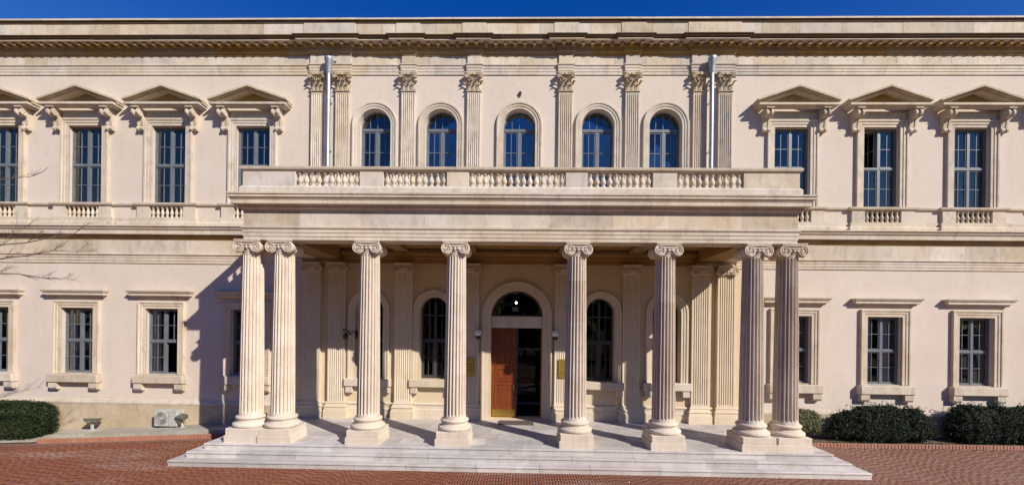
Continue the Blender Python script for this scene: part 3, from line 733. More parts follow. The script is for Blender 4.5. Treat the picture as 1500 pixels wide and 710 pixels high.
for s0, s1 in ((-XV, -7.95), (7.95, XV)):
    course('string_cornice', [(s0, 0), (s1, 0)], sp, 'trim', 1.8, 3.2, s0, s1)
    course('string_bed', [(s0, 0), (s1, 0)], sb, 'shaded_ochre', 1.8, 3.2, s0, s1)  # darker ochre deepens the shadow band, along with soffit weathering
    course('lower_frieze_block', [(s0, 0), (s1, 0)], [(.0, 6.46), (.235, 6.46), (.235, 6.99), (.0, 6.99)], 'stone', 1.0, 2.0, s0, s1, gap=.006)
    course('lower_architrave', [(s0, 0), (s1, 0)], [(.0, 6.12), (.25, 6.12), (.25, 6.21), (.265, 6.22), (.265, 6.32), (.28, 6.33), (.28, 6.39), (.32, 6.43), (.32, 6.46), (.0, 6.46)], 'trim', 2, 3.4, s0, s1)
    course('base_moulding', [(s0, 0), (s1, 0)], [(.1, .86), (.31, .86), (.31, .93), (.28, .95), (.265, 1.0), (.235, 1.01), (.1, 1.01)], 'trim', 2.5, 4, s0, s1)
    part('plinth', MB().sweep([(s0, 0), (s1, 0)], [(.1, -.5), (.295, -.5), (.295, .86), (.1, .86)]), 'plinth', B)

# --- portico -------------------------------------------------------------------
COLX = [-7.81, -6.87, -4.32, -1.76, 1.76, 4.32, 6.84, 7.82]; CY = -3.40
ET, EW, EF = 6.34, 7.93, -3.68       # soffit height, half width and front of the entablature
def column_shaft(z0, z1, r0, r1, nfl=20):
    sm = (.0, .10, .18, .32, .5, .68, .82, .90); nz = 13; v = []; f = []
    zs = [(z0, 0, 1.07), (z0 + .03, 0, 1.07), (z0 + .07, 0, 1.0), (z0 + .10, 0, 1), (z0 + .125, .75, 1), (z0 + .16, 1, 1)]
    zs += [(z0 + .16 + (z1 - z0 - .36) * i / 10, 1, 1) for i in range(1, 11)]
    zs += [(z1 - .16, .75, 1), (z1 - .13, 0, 1), (z1 - .09, 0, 1.0), (z1 - .085, 0, 1.05), (z1 - .05, 0, 1.05), (z1, 0, 1.02)]
    S = nfl * len(sm)
    for z, k, mul in zs:
        t = (z - z0) / (z1 - z0); r = (r0 + (r1 - r0) * (t ** 1.5 * .75 + t * .25)) * mul
        for i in range(nfl):
            for u in sm:
                a = 2 * PI * (i + u) / nfl
                d = 0 if u in (.0, .10, .90) else math.sin(PI * (u - .10) / .8) ** .65
                rr = r - k * d * r * .19
                v.append((rr * math.cos(a), rr * math.sin(a), z))
    for j in range(len(zs) - 1):
        for i in range(S): f.append((j * S + i, j * S + (i + 1) % S, (j + 1) * S + (i + 1) % S, (j + 1) * S + i))
    f.append(tuple(range(S))); f.append(tuple(reversed(range((len(zs) - 1) * S, len(zs) * S))))
    return MB().add(v, f)
def attic_base(r, h):
    pr = [(r * 1.0, 0)]
    pr += [(r * 1.30 + .07 * math.sin(a), .075 - .075 * math.cos(a)) for a in np.linspace(0, PI, 8)]
    pr += [(r * 1.27, .155), (r * 1.27, .17), (r * 1.17, .185), (r * 1.14, .21), (r * 1.17, .235), (r * 1.20, .24), (r * 1.20, .25)]
    pr += [(r * 1.13 + .045 * math.sin(a), .30 - .05 * math.cos(a)) for a in np.linspace(0, PI, 7)]
    pr += [(r * 1.08, .355), (r * .8, .355)]
    return MB().lathe([(a, b * h / .355) for a, b in pr], 40)
def ionic():
    """capital with its top at z = 0"""
    mb = MB(); D = .31
    mb.lathe([(.25, -.33), (.29, -.325), (.31, -.30), (.31, -.285), (.28, -.28), (.34, -.22), (.36, -.18), (.30, -.17)], 32)
    for a in np.linspace(0, 2 * PI, 20, endpoint=False):
        mb.lathe([(.01, -.05), (.028, -.03), (.034, 0), (.024, .035), (.01, .045)], 6, (.335 * math.cos(a), .335 * math.sin(a), -.215))
    mb.sweep([(-.34, D + .03), (-.34, -D - .03), (.34, -D - .03), (.34, D + .03)], [(-.33, -.055), (-.01, -.055), (.015, -.04), (.02, -.02), (.02, 0), (-.33, 0)])
    mb.sweep([(.34, -D - .03), (.34, D + .03), (-.34, D + .03), (-.34, -D - .03)], [(-.0, -.05), (.0185, -.035), (.0185, -.004), (0, -.004)])
    mb.box(-.24, .24, -D + .004, D - .004, -.145, -.045)
    for s in (-1, 1):
        cx, cz, r = s * .245, -.215, .175
        mb.lathe([(r * .97, -D), (r * 1.0, -D + .03), (r * .9, -D * .6), (r * .74, -D * .2), (r * .70, -.03), (r * .8, -.028), (r * .8, .028), (r * .70, .03), (r * .74, D * .2), (r * .9, D * .6), (r, D - .03), (r * .97, D)], 28, (cx, 0, cz), 'y')
        for y, dp in ((-D, -.035), (D, .035)):
            spiral(mb, cx, cz, y, r, 2.35, -s, .042, dp, 60)
            mb.lathe([(.03, min(0, dp)), (.03, max(0, dp))], 10, (cx, y, cz), 'y')
    for y, dp in ((-D, -.035), (D, .035)):
        ya, yb = sorted((y, y + dp)); mb.box(-.245, .245, ya, yb, -.080, -.045); mb.box(-.245, .245, ya + .006, yb - .006, -.155, -.135)
    return mb
c_sh = column_shaft(FL + .40 + .31, ET - .27, .325, .272).mesh('column', M['column'], 38)
c_ba = attic_base(.325, .33).mesh('base', M['column'], 40)
def pl(hw, h):
    mb = MB(); z1 = h * .5
    mb.sweep([(-hw, hw), (-hw, -hw), (hw, -hw), (hw, hw)], [(-.2, 0), (.02, 0), (.02, z1), (0, z1 + .012), (-.2, z1 + .012)]); mb.box(-hw + .01, hw - .01, -hw + .01, hw, .002, z1)
    mb.cbox(-hw + .004, hw - .004, -hw, hw, z1 + .01, h, .012)
    return mb
c_pl = pl(.468, .40).mesh('plinth', M['column'])
c_cap = ionic().mesh('capital', M['column'], 38)
WEA = [.05, .08, .16, .14, .42, .34, .52, .58]
for x, wq in zip(COLX, WEA):
    c = put('column', c_sh, B, (x, CY, 0)); c['weathering'] = wq
    c.rotation_euler[2] = 0
    for n_, me, z in (('base', c_ba, FL + .395), ('plinth', c_pl, FL), ('capital', c_cap, ET)):
        q = put(n_, me, c, (0, 0, z)); q['weathering'] = wq * (.55 if n_ == 'capital' else .12)
c_capp = ionic().mesh('capital', M['porchtrim'], 38)
# rear pilasters in the porch
p_sh = flute_face(.62, .15, 7, FL + .60, ET - .40, .026, .05).mesh('porch_pilaster', M['porchtrim'], 40)
p_ba = MB()
p_ba.sweep([(-.32, .02), (-.32, -.15), (.32, -.15), (.32, .02)], [(-.1, 0), (.10, 0), (.10, .27), (.085, .29), (.085, .33), (.06, .36), (.085, .40), (.085, .43), (.05, .47), (.03, .52), (.045, .55), (.02, .60), (-.1, .60)])
p_ba = p_ba.mesh('base', M['porchtrim'])
for x in PILX:
    p = put('porch_pilaster', p_sh, B, (x, YL, 0)); put('base', p_ba, p, (0, 0, FL))
    put('capital', c_capp, p, (0, -.03, ET - .15), None, (.97, .72, .95))
for a, b in ((-8.19, -7.95), (-7.17, -7.03), (-6.25, -4.55), (-3.77, -2.09), (-1.31, -1.26), (1.26, 1.31), (2.09, 3.77), (4.55, 6.25), (7.03, 7.17), (7.95, 8.19)):
    part('porch_skirting', MB().sweep([(a, 0), (b, 0)], [(.1, FL), (.275, FL), (.275, FL + .33), (.255, FL + .36), (.255, FL + .47), (.29, FL + .50), (.29, FL + .54), (.24, FL + .58), (.1, FL + .58)]), 'porchtrim', B)
# entablature of the portico, run round three sides in blocks
eprof_a = [(-.58, ET), (0, ET), (0, ET + .09), (.015, ET + .10), (.015, ET + .20), (.03, ET + .21), (.03, ET + .29), (.065, ET + .335), (.065, ET + .385), (-.58, ET + .385)]
eprof_f = [(-.5, ET + .385), (.005, ET + .385), (.005, 7.17), (-.5, 7.17)]
eprof_c = [(-.5, 7.17), (.04, 7.17), (.05, 7.205), (.10, 7.24), (.11, 7.31), (.225, 7.315), (.235, 7.325), (.235, 7.425), (.25, 7.44), (.265, 7.47), (.30, 7.50), (.305, 7.56), (.33, 7.58), (.33, 7.625), (-.5, 7.67)]
def porch_ring(name, prof, mat, n):
    rr = [-EW] + sorted(random.uniform(-.25, .25) + (-EW + 2 * EW * (k + 1) / n) for k in range(n - 1)) + [EW]
    for k in range(n):
        a, b = rr[k] + .002, rr[k + 1] - .002
        pth = [(a, EF), (b, EF)]
        if k == 0: pth = [(-EW, -.0), (-EW, EF), (b, EF)]
        if k == n - 1: pth = [(a, EF), (EW, EF), (EW, .0)]
        part(name, MB().sweep(pth, prof), mat, B)
porch_ring('portico_architrave', eprof_a, 'trim', 7); porch_ring('portico_frieze', eprof_f, 'stone', 9); porch_ring('portico_cornice', eprof_c, 'trim', 8)
# ceiling of the porch with cross beams
part('porch_ceiling', MB().box(-7.4, 7.4, -3.2, YL + .01, 6.74, 6.9), 'shaded_ochre', B)
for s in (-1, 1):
    a, b = sorted((s * 6.52, s * 7.36)); part('ceiling_beam', MB().box(a, b, -3.098, YL, ET + .002, 6.80), 'shaded_ochre', B)
for x in (-4.25, -1.73, 1.73, 4.25): part('ceiling_beam', MB().box(x - .24, x + .24, -3.098, YL, 6.62, 6.76), 'shaded_ochre', B)
part('ceiling_moulding', MB().sweep([(-6.5, YL), (6.5, YL)], [(-.02, ET - .14), (.04, ET - .14), (.04, ET + .02), (.08, ET + .06), (.08, ET + .14), (.16, ET + .22), (.16, ET + .30), (-.02, ET + .30)]), 'shaded_ochre', B)
part('ceiling_moulding', MB().sweep([(6.5, -3.10), (-6.5, -3.10)], [(-.02, ET + .1), (.03, ET + .1), (.10, ET + .25), (.10, ET + .30), (-.02, ET + .30)]), 'shaded_ochre', B)
# balcony
part('balcony_floor', MB().box(-7.6, 7.6, -3.6, -.01, 7.60, 7.70), 'marble', B)
BY = -3.70
BR = tag(put('balcony_balustrade', MB().sweep([(-7.95, -.05), (-7.95, BY), (7.95, BY), (7.95, -.05)], [(-.26, 7.63), (.07, 7.63), (.07, 7.83), (.04, 7.87), (.03, 7.89), (-.22, 7.89), (-.26, 7.86)]).mesh('balcony_balustrade', M['stone']), B))
part('handrail', MB().sweep([(-7.95, -.05), (-7.95, BY), (7.95, BY), (7.95, -.05)], [(-.21, 8.315), (.02, 8.315), (.035, 8.345), (.065, 8.36), (.075, 8.40), (.075, 8.435), (-.24, 8.455), (-.25, 8.35)]), 'trim', BR)
GR = [(-6.41, -4.55, 10), (-3.86, -2.03, 10), (-1.39, 1.37, 15), (2.00, 3.84, 10), (4.53, 6.39, 10)]
m_balp = MB().lathe([(r * 1.12, z) for r, z in BAL], 12).mesh('baluster', M['trim'], 40)
ed = [-7.95] + [q for a, b, n in GR for q in (a, b)] + [7.95]
for k in range(0, len(ed), 2): part('pedestal', MB().cbox(ed[k] + (.0 if k else -.012), ed[k + 1] + (.012 if k == len(ed) - 2 else 0), BY - .012, BY + .20, 7.89, 8.315, .01), 'stone', BR)
for a, b, n in GR:
    for k in range(n):
        q = put('baluster', m_balp, BR, (a + (b - a) * (k + .5) / n, BY + .09, 7.892)); q.rotation_euler[2] = random.uniform(0, 6)
for s in (-1, 1):
    xs_ = s * 7.86
    for y0, y1 in ((-3.48, -3.0), (-.9, -.02)): part('pedestal', MB().box(xs_ - .1, xs_ + .1, y0, y1, 7.89, 8.315), 'stone', BR)
    for k in range(8): put('baluster', m_bals, BR, (xs_, -2.86 + k * .262, 7.892))
# rain pipes with funnel heads
for x in (-7.08, 6.98):
    mb = MB().lathe([(.075, 7.72), (.075, 13.2)], 14, (0, 0, 0))
    mb.lathe([(.076, 13.18), (.095, 13.22), (.14, 13.66), (.155, 13.68), (.155, 13.76), (.14, 13.76), (.13, 13.68), (.08, 13.3)], 18)
    p = part('rain_pipe', mb, 'metal', B, (x, -.28, 0), 40)
    for z in (8.6, 10.4, 12.2): part('bracket', MB().lathe([(.082, z), (.082, z + .04)], 14).box(-.02, .02, 0, .28, z + .005, z + .035), 'metal', p)
    part('spout', MB().tube([(.04, .02, 13.72), (.17, .10, 13.74), (.2, .30, 13.78)], .035, 8), 'metal', p)
# --- main door
dcas = MB().sweep([(.95, FL)] + [(.95 * math.cos(PI * i / 30), 4.30 + .95 * math.sin(PI * i / 30)) for i in range(31)] + [(-.95, FL)],
                  [(0, -.02), (0, .05), (.12, .05), (.13, .07), (.23, .07), (.24, .10), (.30, .11), (.34, .095), (.34, -.02)], XZ)
part('door_casing', dcas, 'porchtrim', B, (0, YL, 0), 30)
part('door_lintel', MB().cbox(-.948, .948, YL + .06, YL + .60, 3.87, 4.30, .012), 'trim', B)
lun = MB(); pth = [(.93 * math.cos(PI * i / 28), 4.31 + .93 * math.sin(PI * i / 28)) for i in range(29)]
lun.sweep(pth, [(-.06, -.04), (0, -.04), (0, .04), (-.06, .04)], XZ); lun.box(-.93, .93, -.04, .04, 4.30, 4.36)
L_ = part('lunette', lun, 'darkframe', B, (0, YL + .40, 0))
put('pane', MB().prism([(.87, 4.36)] + [(.87 * math.cos(PI * i / 24), 4.36 + .82 * math.sin(PI * i / 24)) for i in range(1, 24)] + [(-.87, 4.36)], -.003, .003, XZ).mesh('pane', M['glass']), L_)
def door_leaf(nm, loc, rz, sgn):
    mb = MB().box(0, sgn * .92, -.03, .03, FL + .02, 3.85)
    d = part(nm, mb, 'wood', B, loc, None, (0, 0, rz))
    for z0, z1 in ((.98, 1.75), (1.88, 2.35), (2.48, 3.10), (3.22, 3.72)):
        a, b = sorted((sgn * .13, sgn * .79))
        q = MB().sweep([(b, z0), (b, z1), (a, z1), (a, z0), (b, z0)], [(-.05, .028), (0, .028), (0, .045), (-.03, .05)], XZ)
        q.cbox(a + .09, b - .09, -.043, -.02, z0 + .09, z1 - .09, .015)
        part('door_panel', q, 'wood', d)
    a, b = sorted((sgn * .03, sgn * .89)); part('kick_plate', MB().box(a, b, -.036, -.028, FL + .04, FL + .30), 'brass', d)
    part('handle', MB().tube([(sgn * .84, -.03, 1.55), (sgn * .84, -.09, 1.55), (sgn * .84, -.09, 1.75), (sgn * .84, -.03, 1.75)], .014, 8), 'brass', d)
    return d
door_leaf('door_leaf', (-.935, YL + .42, 0), 0, 1); door_leaf('door_leaf', (.935, YL + .46, 0), R(-96), -1)
part('door_stop', MB().box(-.03, .03, YL + .44, YL + .50, FL, 3.87), 'darkframe', B)
mb = MB(); bars(mb, -1.7, 1.7, FL, 4.2, .08, 3.0, 3.08); mb.box(-.04, .04, 3.0, 3.08, FL + .08, 4.12); mb.box(-1.62, 1.62, 3.0, 3.08, 2.9, 2.98)
v_ = part('vestibule_screen', mb, 'white', B)
for a, b in ((-1.62, -.04), (.04, 1.62)): put('pane', MB().box(a, b, 3.03, 3.036, FL + .08, 2.9).mesh('pane', M['glass']), v_)

# ------------------------------------------------------------------ fittings on the front
for s, side in ((-1, 'brown closed door leaf'), (1, 'open dark doorway')):
    o = tag(empty('wall_lamp', (s * 1.40, YL - .0, 3.55)), 'white globe wall lamp beside the %s' % side, 'wall lamp', 'globe lamps either side of the door')
    part('globe', MB().lathe([(.01, -.0)] + [(.13 * math.sin(a), .13 - .13 * math.cos(a)) for a in np.linspace(.2, PI - .1, 12)] + [(.005, .26)], 20, (0, -.20, .0)), 'white', o, smooth=60)
    part('holder', MB().lathe([(.04, -.10), (.085, -.08), (.09, 0), (.06, .02)], 16, (0, -.20, 0)).tube([(0, -.2, -.06), (0, -.1, -.09), (0, 0, -.05)], .02, 8), 'black', o, smooth=40)
def text_obj(parent, body, size, x, y, z, mat):
    c = bpy.data.curves.new('lettering', 'FONT'); c.body = body; c.size = size; c.align_x = 'CENTER'; c.extrude = .001
    t = bpy.data.objects.new('lettering', c); COL.objects.link(t)
    bpy.context.view_layer.update(); me = bpy.data.meshes.new_from_object(t); bpy.data.objects.remove(t)
    me.materials.clear(); me.materials.append(M[mat]); return put('lettering', me, parent, (x, y, z), (R(90), 0, 0))
for s, side in ((-1, 'closed door leaf'), (1, 'open doorway')):
    o = tag(empty('brass_plaque', (s * 1.72, YL - .17, 2.42)), 'golden rectangular name plaque on the pilaster beside the %s' % side, 'plaque', 'name plaques by the entrance')
    part('plate', MB().cbox(-.19, .19, -.025, .0, -.34, .34, .008), 'gold', o)
    for k in range(7 if s > 0 else 3):
        z = .24 - k * .075 if s > 0 else .12 - k * .1; wd = random.uniform(.09, .15)
        part('engraved_line', MB().box(-wd, wd, -.027, -.024, z - .011, z + .011), 'goldtext', o)
    for sx in (-1, 1):
        for sz in (-1, 1): part('screw', MB().lathe([(.012, -.03), (.012, -.024)], 8, (sx * .16, 0, sz * .31), 'y'), 'brass', o)
o = tag(empty('doorbell', (1.40, YL - .0, 2.98)), 'small dark doorbell box beside the open doorway', 'doorbell'); part('box', MB().cbox(-.05, .05, -.05, .02, -.05, .05, .01), 'iron', o); part('button', MB().lathe([(.015, -.06), (.015, -.045)], 10, (0, 0, 0), 'y'), 'brass', o)
o = tag(empty('iron_lamp_bracket', (-6.10, YL, 3.55)), 'black wrought iron lantern bracket on the wall behind a fluted column', 'bracket')
part('scroll', MB().tube([(0, 0, 0), (-.0, -.25, .02), (.05, -.45, .12), (-.03, -.55, .2), (-.12, -.5, .22), (-.16, -.42, .16)], .02, 8).tube([(.22, -.1, .02), (.1, -.2, .12), (-.06, -.3, .05), (-.2, -.3, .14), (-.26, -.3, .05)], .016, 8), 'iron', o)
part('lantern', MB().lathe([(.02, .12), (.11, .06), (.10, -.03), (.05, -.13), (.02, -.15)], 8, (-.05, -.48, -.06)), 'iron', o)
part('wall_plate', MB().box(-.06, .30, -.03, .02, -.14, .16), 'iron', o)
o = tag(empty('alarm_sounder', (0.02, -.0, 12.62)), 'tiny dark red alarm fixed above the central arched window', 'alarm'); part('housing', MB().lathe([(.035, -.09), (.05, -.06), (.055, .0)], 12, (0, 0, 0), 'y'), 'wood', o); part('mount', MB().box(-.03, .03, -.06, .01, -.12, -.03), 'iron', o)
o = tag(put('door_mat', MB().cbox(-.62, .62, -.32, .32, 0, .02, .004).mesh('door_mat', M['mat']), None, (.02, -.78, FL + .004)), 'dark brown door mat lying before the entrance', 'mat')
o = tag(empty('pendant_lamp', (-.05, 1.5, 4.9)), 'small lit white bulb hanging behind the fanlight over the door', 'lamp'); part('bulb', MB().lathe([(.01, -.05), (.05, 0), (.01, .05)], 12), 'bulbw', o, smooth=60); part('flex', MB().tube([(0, 0, .05), (0, 0, 1.85)], .008, 6), 'iron', o); part('sign_box', MB().box(-.16, .10, -.06, 0, -.36, -.18), 'white', o)
o = tag(empty('desk_lamp', (-12.9, 1.4, 2.9)), 'warm lit lamp inside the room behind the open lower casement', 'lamp'); part('bulb', MB().lathe([(.01, -.06), (.07, 0), (.01, .06)], 12), 'bulb', o, smooth=60); part('flex', MB().tube([(0, 0, .06), (0, 0, 3.85)], .008, 6), 'iron', o)

# ------------------------------------------------------------------ west forecourt: ramp, kerbs, unit, lamps
rz_ = lambda x: -.17 + max(0, min(1, (x + 17.6) / 7.4)) * .40
ramp = tag(empty('ramp', (-13.5, -.9, 0)), kind='structure')
r = runs(-23, -9.62, 1.1, 1.9)
for a, b in zip(r, r[1:]):
    for y0, y1 in ((-1.30, -.80), (-.795, -.30)):
        za, zb = rz_(a), rz_(b); j = random.uniform(-.008, .008)
        mb = MB(); x0, x1 = a + .006 + 13.5, b - .006 + 13.5; yy0, yy1 = y0 + .9 + j, y1 + .9
        mb.add([(x0, yy0, za - .16), (x1, yy0, zb - .16), (x1, yy1, zb - .16), (x0, yy1, za - .16), (x0, yy0, za + j), (x1, yy0, zb + j), (x1, yy1, zb + j), (x0, yy1, za + j)],
               [(3, 2, 1, 0), (4, 5, 6, 7), (0, 1, 5, 4), (1, 2, 6, 5), (2, 3, 7, 6), (3, 0, 4, 7)])
        part('ramp_slab', mb, 'ramp', ramp)
m_eb = MB().cbox(-.05, .05, -.055, .055, 0, .16, .008).mesh('edging_brick', M['edgebrick'])
def edging(nm, lab, pts, step=.112):
    e = tag(empty(nm, (*pts[0], 0)), lab, 'brick edging')
    for p, q in zip(pts, pts[1:]):
        p, q = Vector(p), Vector(q); L = (q - p).length; n = int(L / step); a = math.atan2((q - p).y, (q - p).x)
        for k in range(n):
            c = p + (q - p) * ((k + .5) / n)
            put('brick', m_eb, e, (c.x - pts[0][0], c.y - pts[0][1], gz(c.x) - .03 + random.uniform(-.006, .006)), (random.uniform(-.06, .06), random.uniform(-.04, .04), a + random.uniform(-.05, .05)))
    return e
edging('brick_edging', 'row of upright bricks edging the stone ramp by the air conditioner', [(-15.9, -2.02), (-9.75, -1.42)])
edging('brick_edging', 'row of upright bricks edging the planting bed of the dark hedges', [(9.55, -1.36), (20.5, -1.20)])
def band(name, pts0, pts1, z0, z1, mat, lab=None):
    mb = MB(); v = [(*p, z0(p[0])) for p in pts0] + [(*p, z1(p[0])) for p in pts1]; n = len(pts0)
    mb.add(v, [(i, i + 1, n + i + 1, n + i) for i in range(n - 1)]); return part(name, mb, mat)
xs_ = np.linspace(-23, -9.6, 8)
tag(band('kerb_fill', [(x, -1.36 + min(0, (x + 9.75)) * .098) for x in xs_], [(x, -1.29) for x in xs_], lambda x: gz(x) + .03, lambda x: gz(x) + .05, 'ramp'), kind='structure')
tag(band('planting_bed', [(x, -1.30 + (x - 9.5) * .0145) for x in np.linspace(9.4, 23, 8)], [(x, -.28) for x in np.linspace(9.4, 23, 8)], lambda x: .045, lambda x: .10, 'soil'), kind='structure')
o = tag(empty('air_conditioner', (-12.72, -.52, rz_(-12.7))), 'grey outdoor air conditioner unit with fan grille at the wall foot', 'air conditioner')
part('casing', MB().cbox(-.42, .42, -.17, .17, .05, .64, .012), 'acgrey', o); part('fan_recess', MB().lathe([(.24, -.165), (.24, -.186), (.225, -.188), (.222, -.172)], 28, (-.14, 0, .345), 'y'), 'acgrey', o)
gr = part('fan_grille', MB().lathe([(.222, -.165), (.222, -.176)], 28, (-.14, 0, .345), 'y'), 'grille', o)
for k in range(1, 6): part('grille_ring', MB().sweep([(-.14 + .04 * k * math.cos(t), .345 + .04 * k * math.sin(t)) for t in np.linspace(0, 2 * PI, 25)], [(-.004, .17), (.004, .17), (.004, .190), (-.004, .190)], XZ, caps=False), 'acgrey', gr)
part('fan_hub', MB().lathe([(.05, -.192), (.05, -.171)], 14, (-.14, 0, .345), 'y'), 'acgrey', o)
part('side_panel_seam', MB().box(.125, .135, -.174, -.168, .07, .62), 'grille', o)
for s in (-1, 1): part('foot', MB().box(s * .3 - .04, s * .3 + .04, -.16, .16, 0, .05), 'black', o)
def flood(loc, rz, lab, tilt):
    o = tag(empty('floodlight', loc, rz), lab, 'floodlight')
    mb = MB(); c, s = math.cos(tilt), math.sin(tilt); v = []
    for hw, z, y0, y1 in ((.17, -.075, -.09, .09), (.24, .065, -.13, .13)):
        for x, y in ((-hw, y0), (hw, y0), (hw, y1), (-hw, y1)): v.append((x, y * c - z * s, .37 + y * s + z * c))
    mb.add(v, [(3, 2, 1, 0), (4, 5, 6, 7), (0, 1, 5, 4), (1, 2, 6, 5), (2, 3, 7, 6), (3, 0, 4, 7)])
    part('housing', mb, 'lampgrey', o)
    part('yoke', MB().tube([(-.2, 0, .36), (-.17, 0, .22), (.17, 0, .22), (.2, 0, .36)], .014, 6), 'lampgrey', o)
    part('post', MB().box(-.035, .035, -.03, .03, .0, .22).box(-.1, .1, -.08, .08, 0, .02), 'acgrey', o)
    return o
flood((-15.5, -.62, rz_(-15.5)), .1, 'grey floodlight on a short post between hedge and air conditioner', -.2)
flood((-12.05, -.75, rz_(-12.05)), -.5, 'dark floodlight standing close beside the air conditioner', .45)

# ------------------------------------------------------------------ planting
def leaves(centers, normals, size, jitter=.9):
    n = len(centers)
    d = normals + rng.normal(0, jitter, (n, 3)); d /= np.linalg.norm(d, axis=1)[:, None]
    t = np.cross(d, rng.normal(0, 1, (n, 3))); t /= np.linalg.norm(t, axis=1)[:, None] + 1e-9
    b = np.cross(d, t); L = size * rng.uniform(.6, 1.4, n)[:, None]
    V = np.stack([centers - t * L, centers - b * L * .45 + d * L * .12, centers + t * L, centers + b * L * .45 + d * L * .12], 1).reshape(-1, 3)
    return V, np.arange(n * 4).reshape(-1, 4)
def lump(p, k):
    return sum(np.sin(p[:, i] * f_ + a) for i, f_, a in ((0, 3.1, k), (1, 3.7, 2 * k), (2, 4.3, k + 1), (0, 7.3, 3 * k), (2, 8.1, k * 5))) / 5
def hedge(name, lab, loc, sx, sy, sz, n, mat, seed, size=.042, rough=.14, e=3.5, group=None, core=True):
    o = tag(empty(name, loc), lab, 'hedge' if 'hedge' in name else 'shrub', group)
    u = rng.normal(0, 1, (n, 3)); u[:, 2] = u[:, 2]
    u /= (np.abs(u) ** e).sum(1)[:, None] ** (1 / e)
    p = u * np.array([sx, sy, sz])
    s = 1 + rough * lump(p * 1.0, seed) + rng.normal(0, .03, n) - np.abs(rng.normal(0, .10, n))
    spk = rng.random(n) < .10 * (rough > .08); s[spk] += np.abs(rng.normal(0, .07, spk.sum()))
    s += rough * .5 * lump(p * 3.1, seed + 2)
    p = p * s[:, None]; p[:, 2] += sz
    k = p[:, 2] > .02; p = p[k]; nr = u[k] * np.array([1 / sx, 1 / sy, 1 / sz]); nr /= np.linalg.norm(nr, axis=1)[:, None]
    if rough > .15 and core:
        top = p[(nr[:, 2] > .3) | (nr[:, 1] < -.6)]; q = top[rng.integers(0, len(top), 280)]
        d = rng.normal(0, .35, (280, 3)) + np.array([0, -.15, .9]); d /= np.linalg.norm(d, axis=1)[:, None]
        ln = rng.uniform(.06, .34, 280)
        for k in range(9): p = np.vstack([p, q + d * (ln * k / 8)[:, None] + rng.normal(0, .012, (280, 3))]); nr = np.vstack([nr, d])
    v, f = leaves(p, nr, size)
    put('foliage', mesh_np('foliage', v, f, M[mat]), o)
    st = MB()
    for k in range(max(2, int(sx * 4))):
        x = random.uniform(-.7, .7) * sx; y = random.uniform(-.4, .4) * sy
        st.tube([(x, y, -.05), (x + random.uniform(-.08, .08), y, sz * .6), (x + random.uniform(-.25, .25), y + random.uniform(-.1, .1), sz * 1.4)], [.03, .024, .012], 6)
    part('stems', st, 'trunk', o)
    if core:
        c = MB(); nu, nv = 20, 10; vv = []; ff = []
        for j in range(nv + 1):
            ph = PI * j / nv - PI / 2
            for i in range(nu):
                th = 2 * PI * i / nu; q = np.array([math.cos(ph) * math.cos(th), math.cos(ph) * math.sin(th), math.sin(ph)])
                q = q / (np.abs(q) ** e).sum() ** (1 / e) * np.array([sx, sy, sz]) * .80
                q = q * (1 + rough * lump(q[None] * 1.2, seed)[0]); vv.append((q[0], q[1], max(.03, q[2] + sz)))
        for j in range(nv):
            for i in range(nu): ff.append((j * nu + i, j * nu + (i + 1) % nu, (j + 1) * nu + (i + 1) % nu, (j + 1) * nu + i))
        part('inner_twigs', c.add(vv, ff), 'trunk', o)
    return o
hedge('clipped_hedge', 'clipped green box hedge at the end of the stone ramp', (-18.15, -1.30, -.18), 1.70, .58, .62, 46000, 'leaf', 1.3, rough=.05, e=6, size=.030)
hedge('loose_hedge', 'long dark bushy hedge next to the small olive shrub', (12.80, -.74, .05), 1.62, .38, .62, 48000, 'leafgrey', 2.1, rough=.27, e=3, size=.032)
hedge('loose_hedge', 'dark bushy hedge beneath the last lower window, away from the olive shrub', (16.62, -.73, .05), 1.52, .37, .59, 46000, 'leafgrey', 4.4, rough=.30, e=2.8, size=.032)
hedge('loose_hedge', 'dark hedge at the far end of the planting bed', (20.1, -.73, .05), 1.5, .37, .59, 16000, 'leafgrey', 5.4, rough=.15, e=4)
hedge('small_shrub', 'small pale olive shrub with bare stem beside the portico steps', (10.15, -.78, .36), .52, .38, .40, 5200, 'leafolive', 3.3, size=.035, rough=.2, e=2.3, core=False)
part('stem', MB().tube([(.12, 0, -.36), (.08, .02, -.1), (.0, 0, .3), (-.1, 0, .6)], [.045, .035, .03, .015], 7).tube([(.08, 0, -.1), (.2, 0, .2), (.25, .05, .5)], [.03, .02, .01], 6), 'trunk', bpy.data.objects['small_shrub'])
n = 5200; px = rng.uniform(9.5, 20.5, n); py = rng.uniform(-1.27, -.95, n) + rng.normal(0, .03, n); py = np.minimum(np.maximum(py, -1.29 + (px - 9.5) * .0145), -.5)
h = rng.uniform(.03, .11, n) * (.4 + .6 * (np.sin(px * 2.3) > -.2)); a = rng.uniform(0, 6.28, n)
v = np.zeros((n, 3, 3)); v[:, 0] = np.stack([px - np.cos(a) * .008, py - np.sin(a) * .008, np.full(n, .04)], 1); v[:, 1] = np.stack([px + np.cos(a) * .008, py + np.sin(a) * .008, np.full(n, .04)], 1)
v[:, 2] = np.stack([px + rng.normal(0, .03, n), py + rng.normal(0, .03, n), .05 + h], 1)
tag(put('grass', mesh_np('grass', v.reshape(-1, 3), np.arange(n * 3).reshape(-1, 3), M['grass'])), 'thin strip of grass between hedges and brick edging', 'grass', kind='stuff')

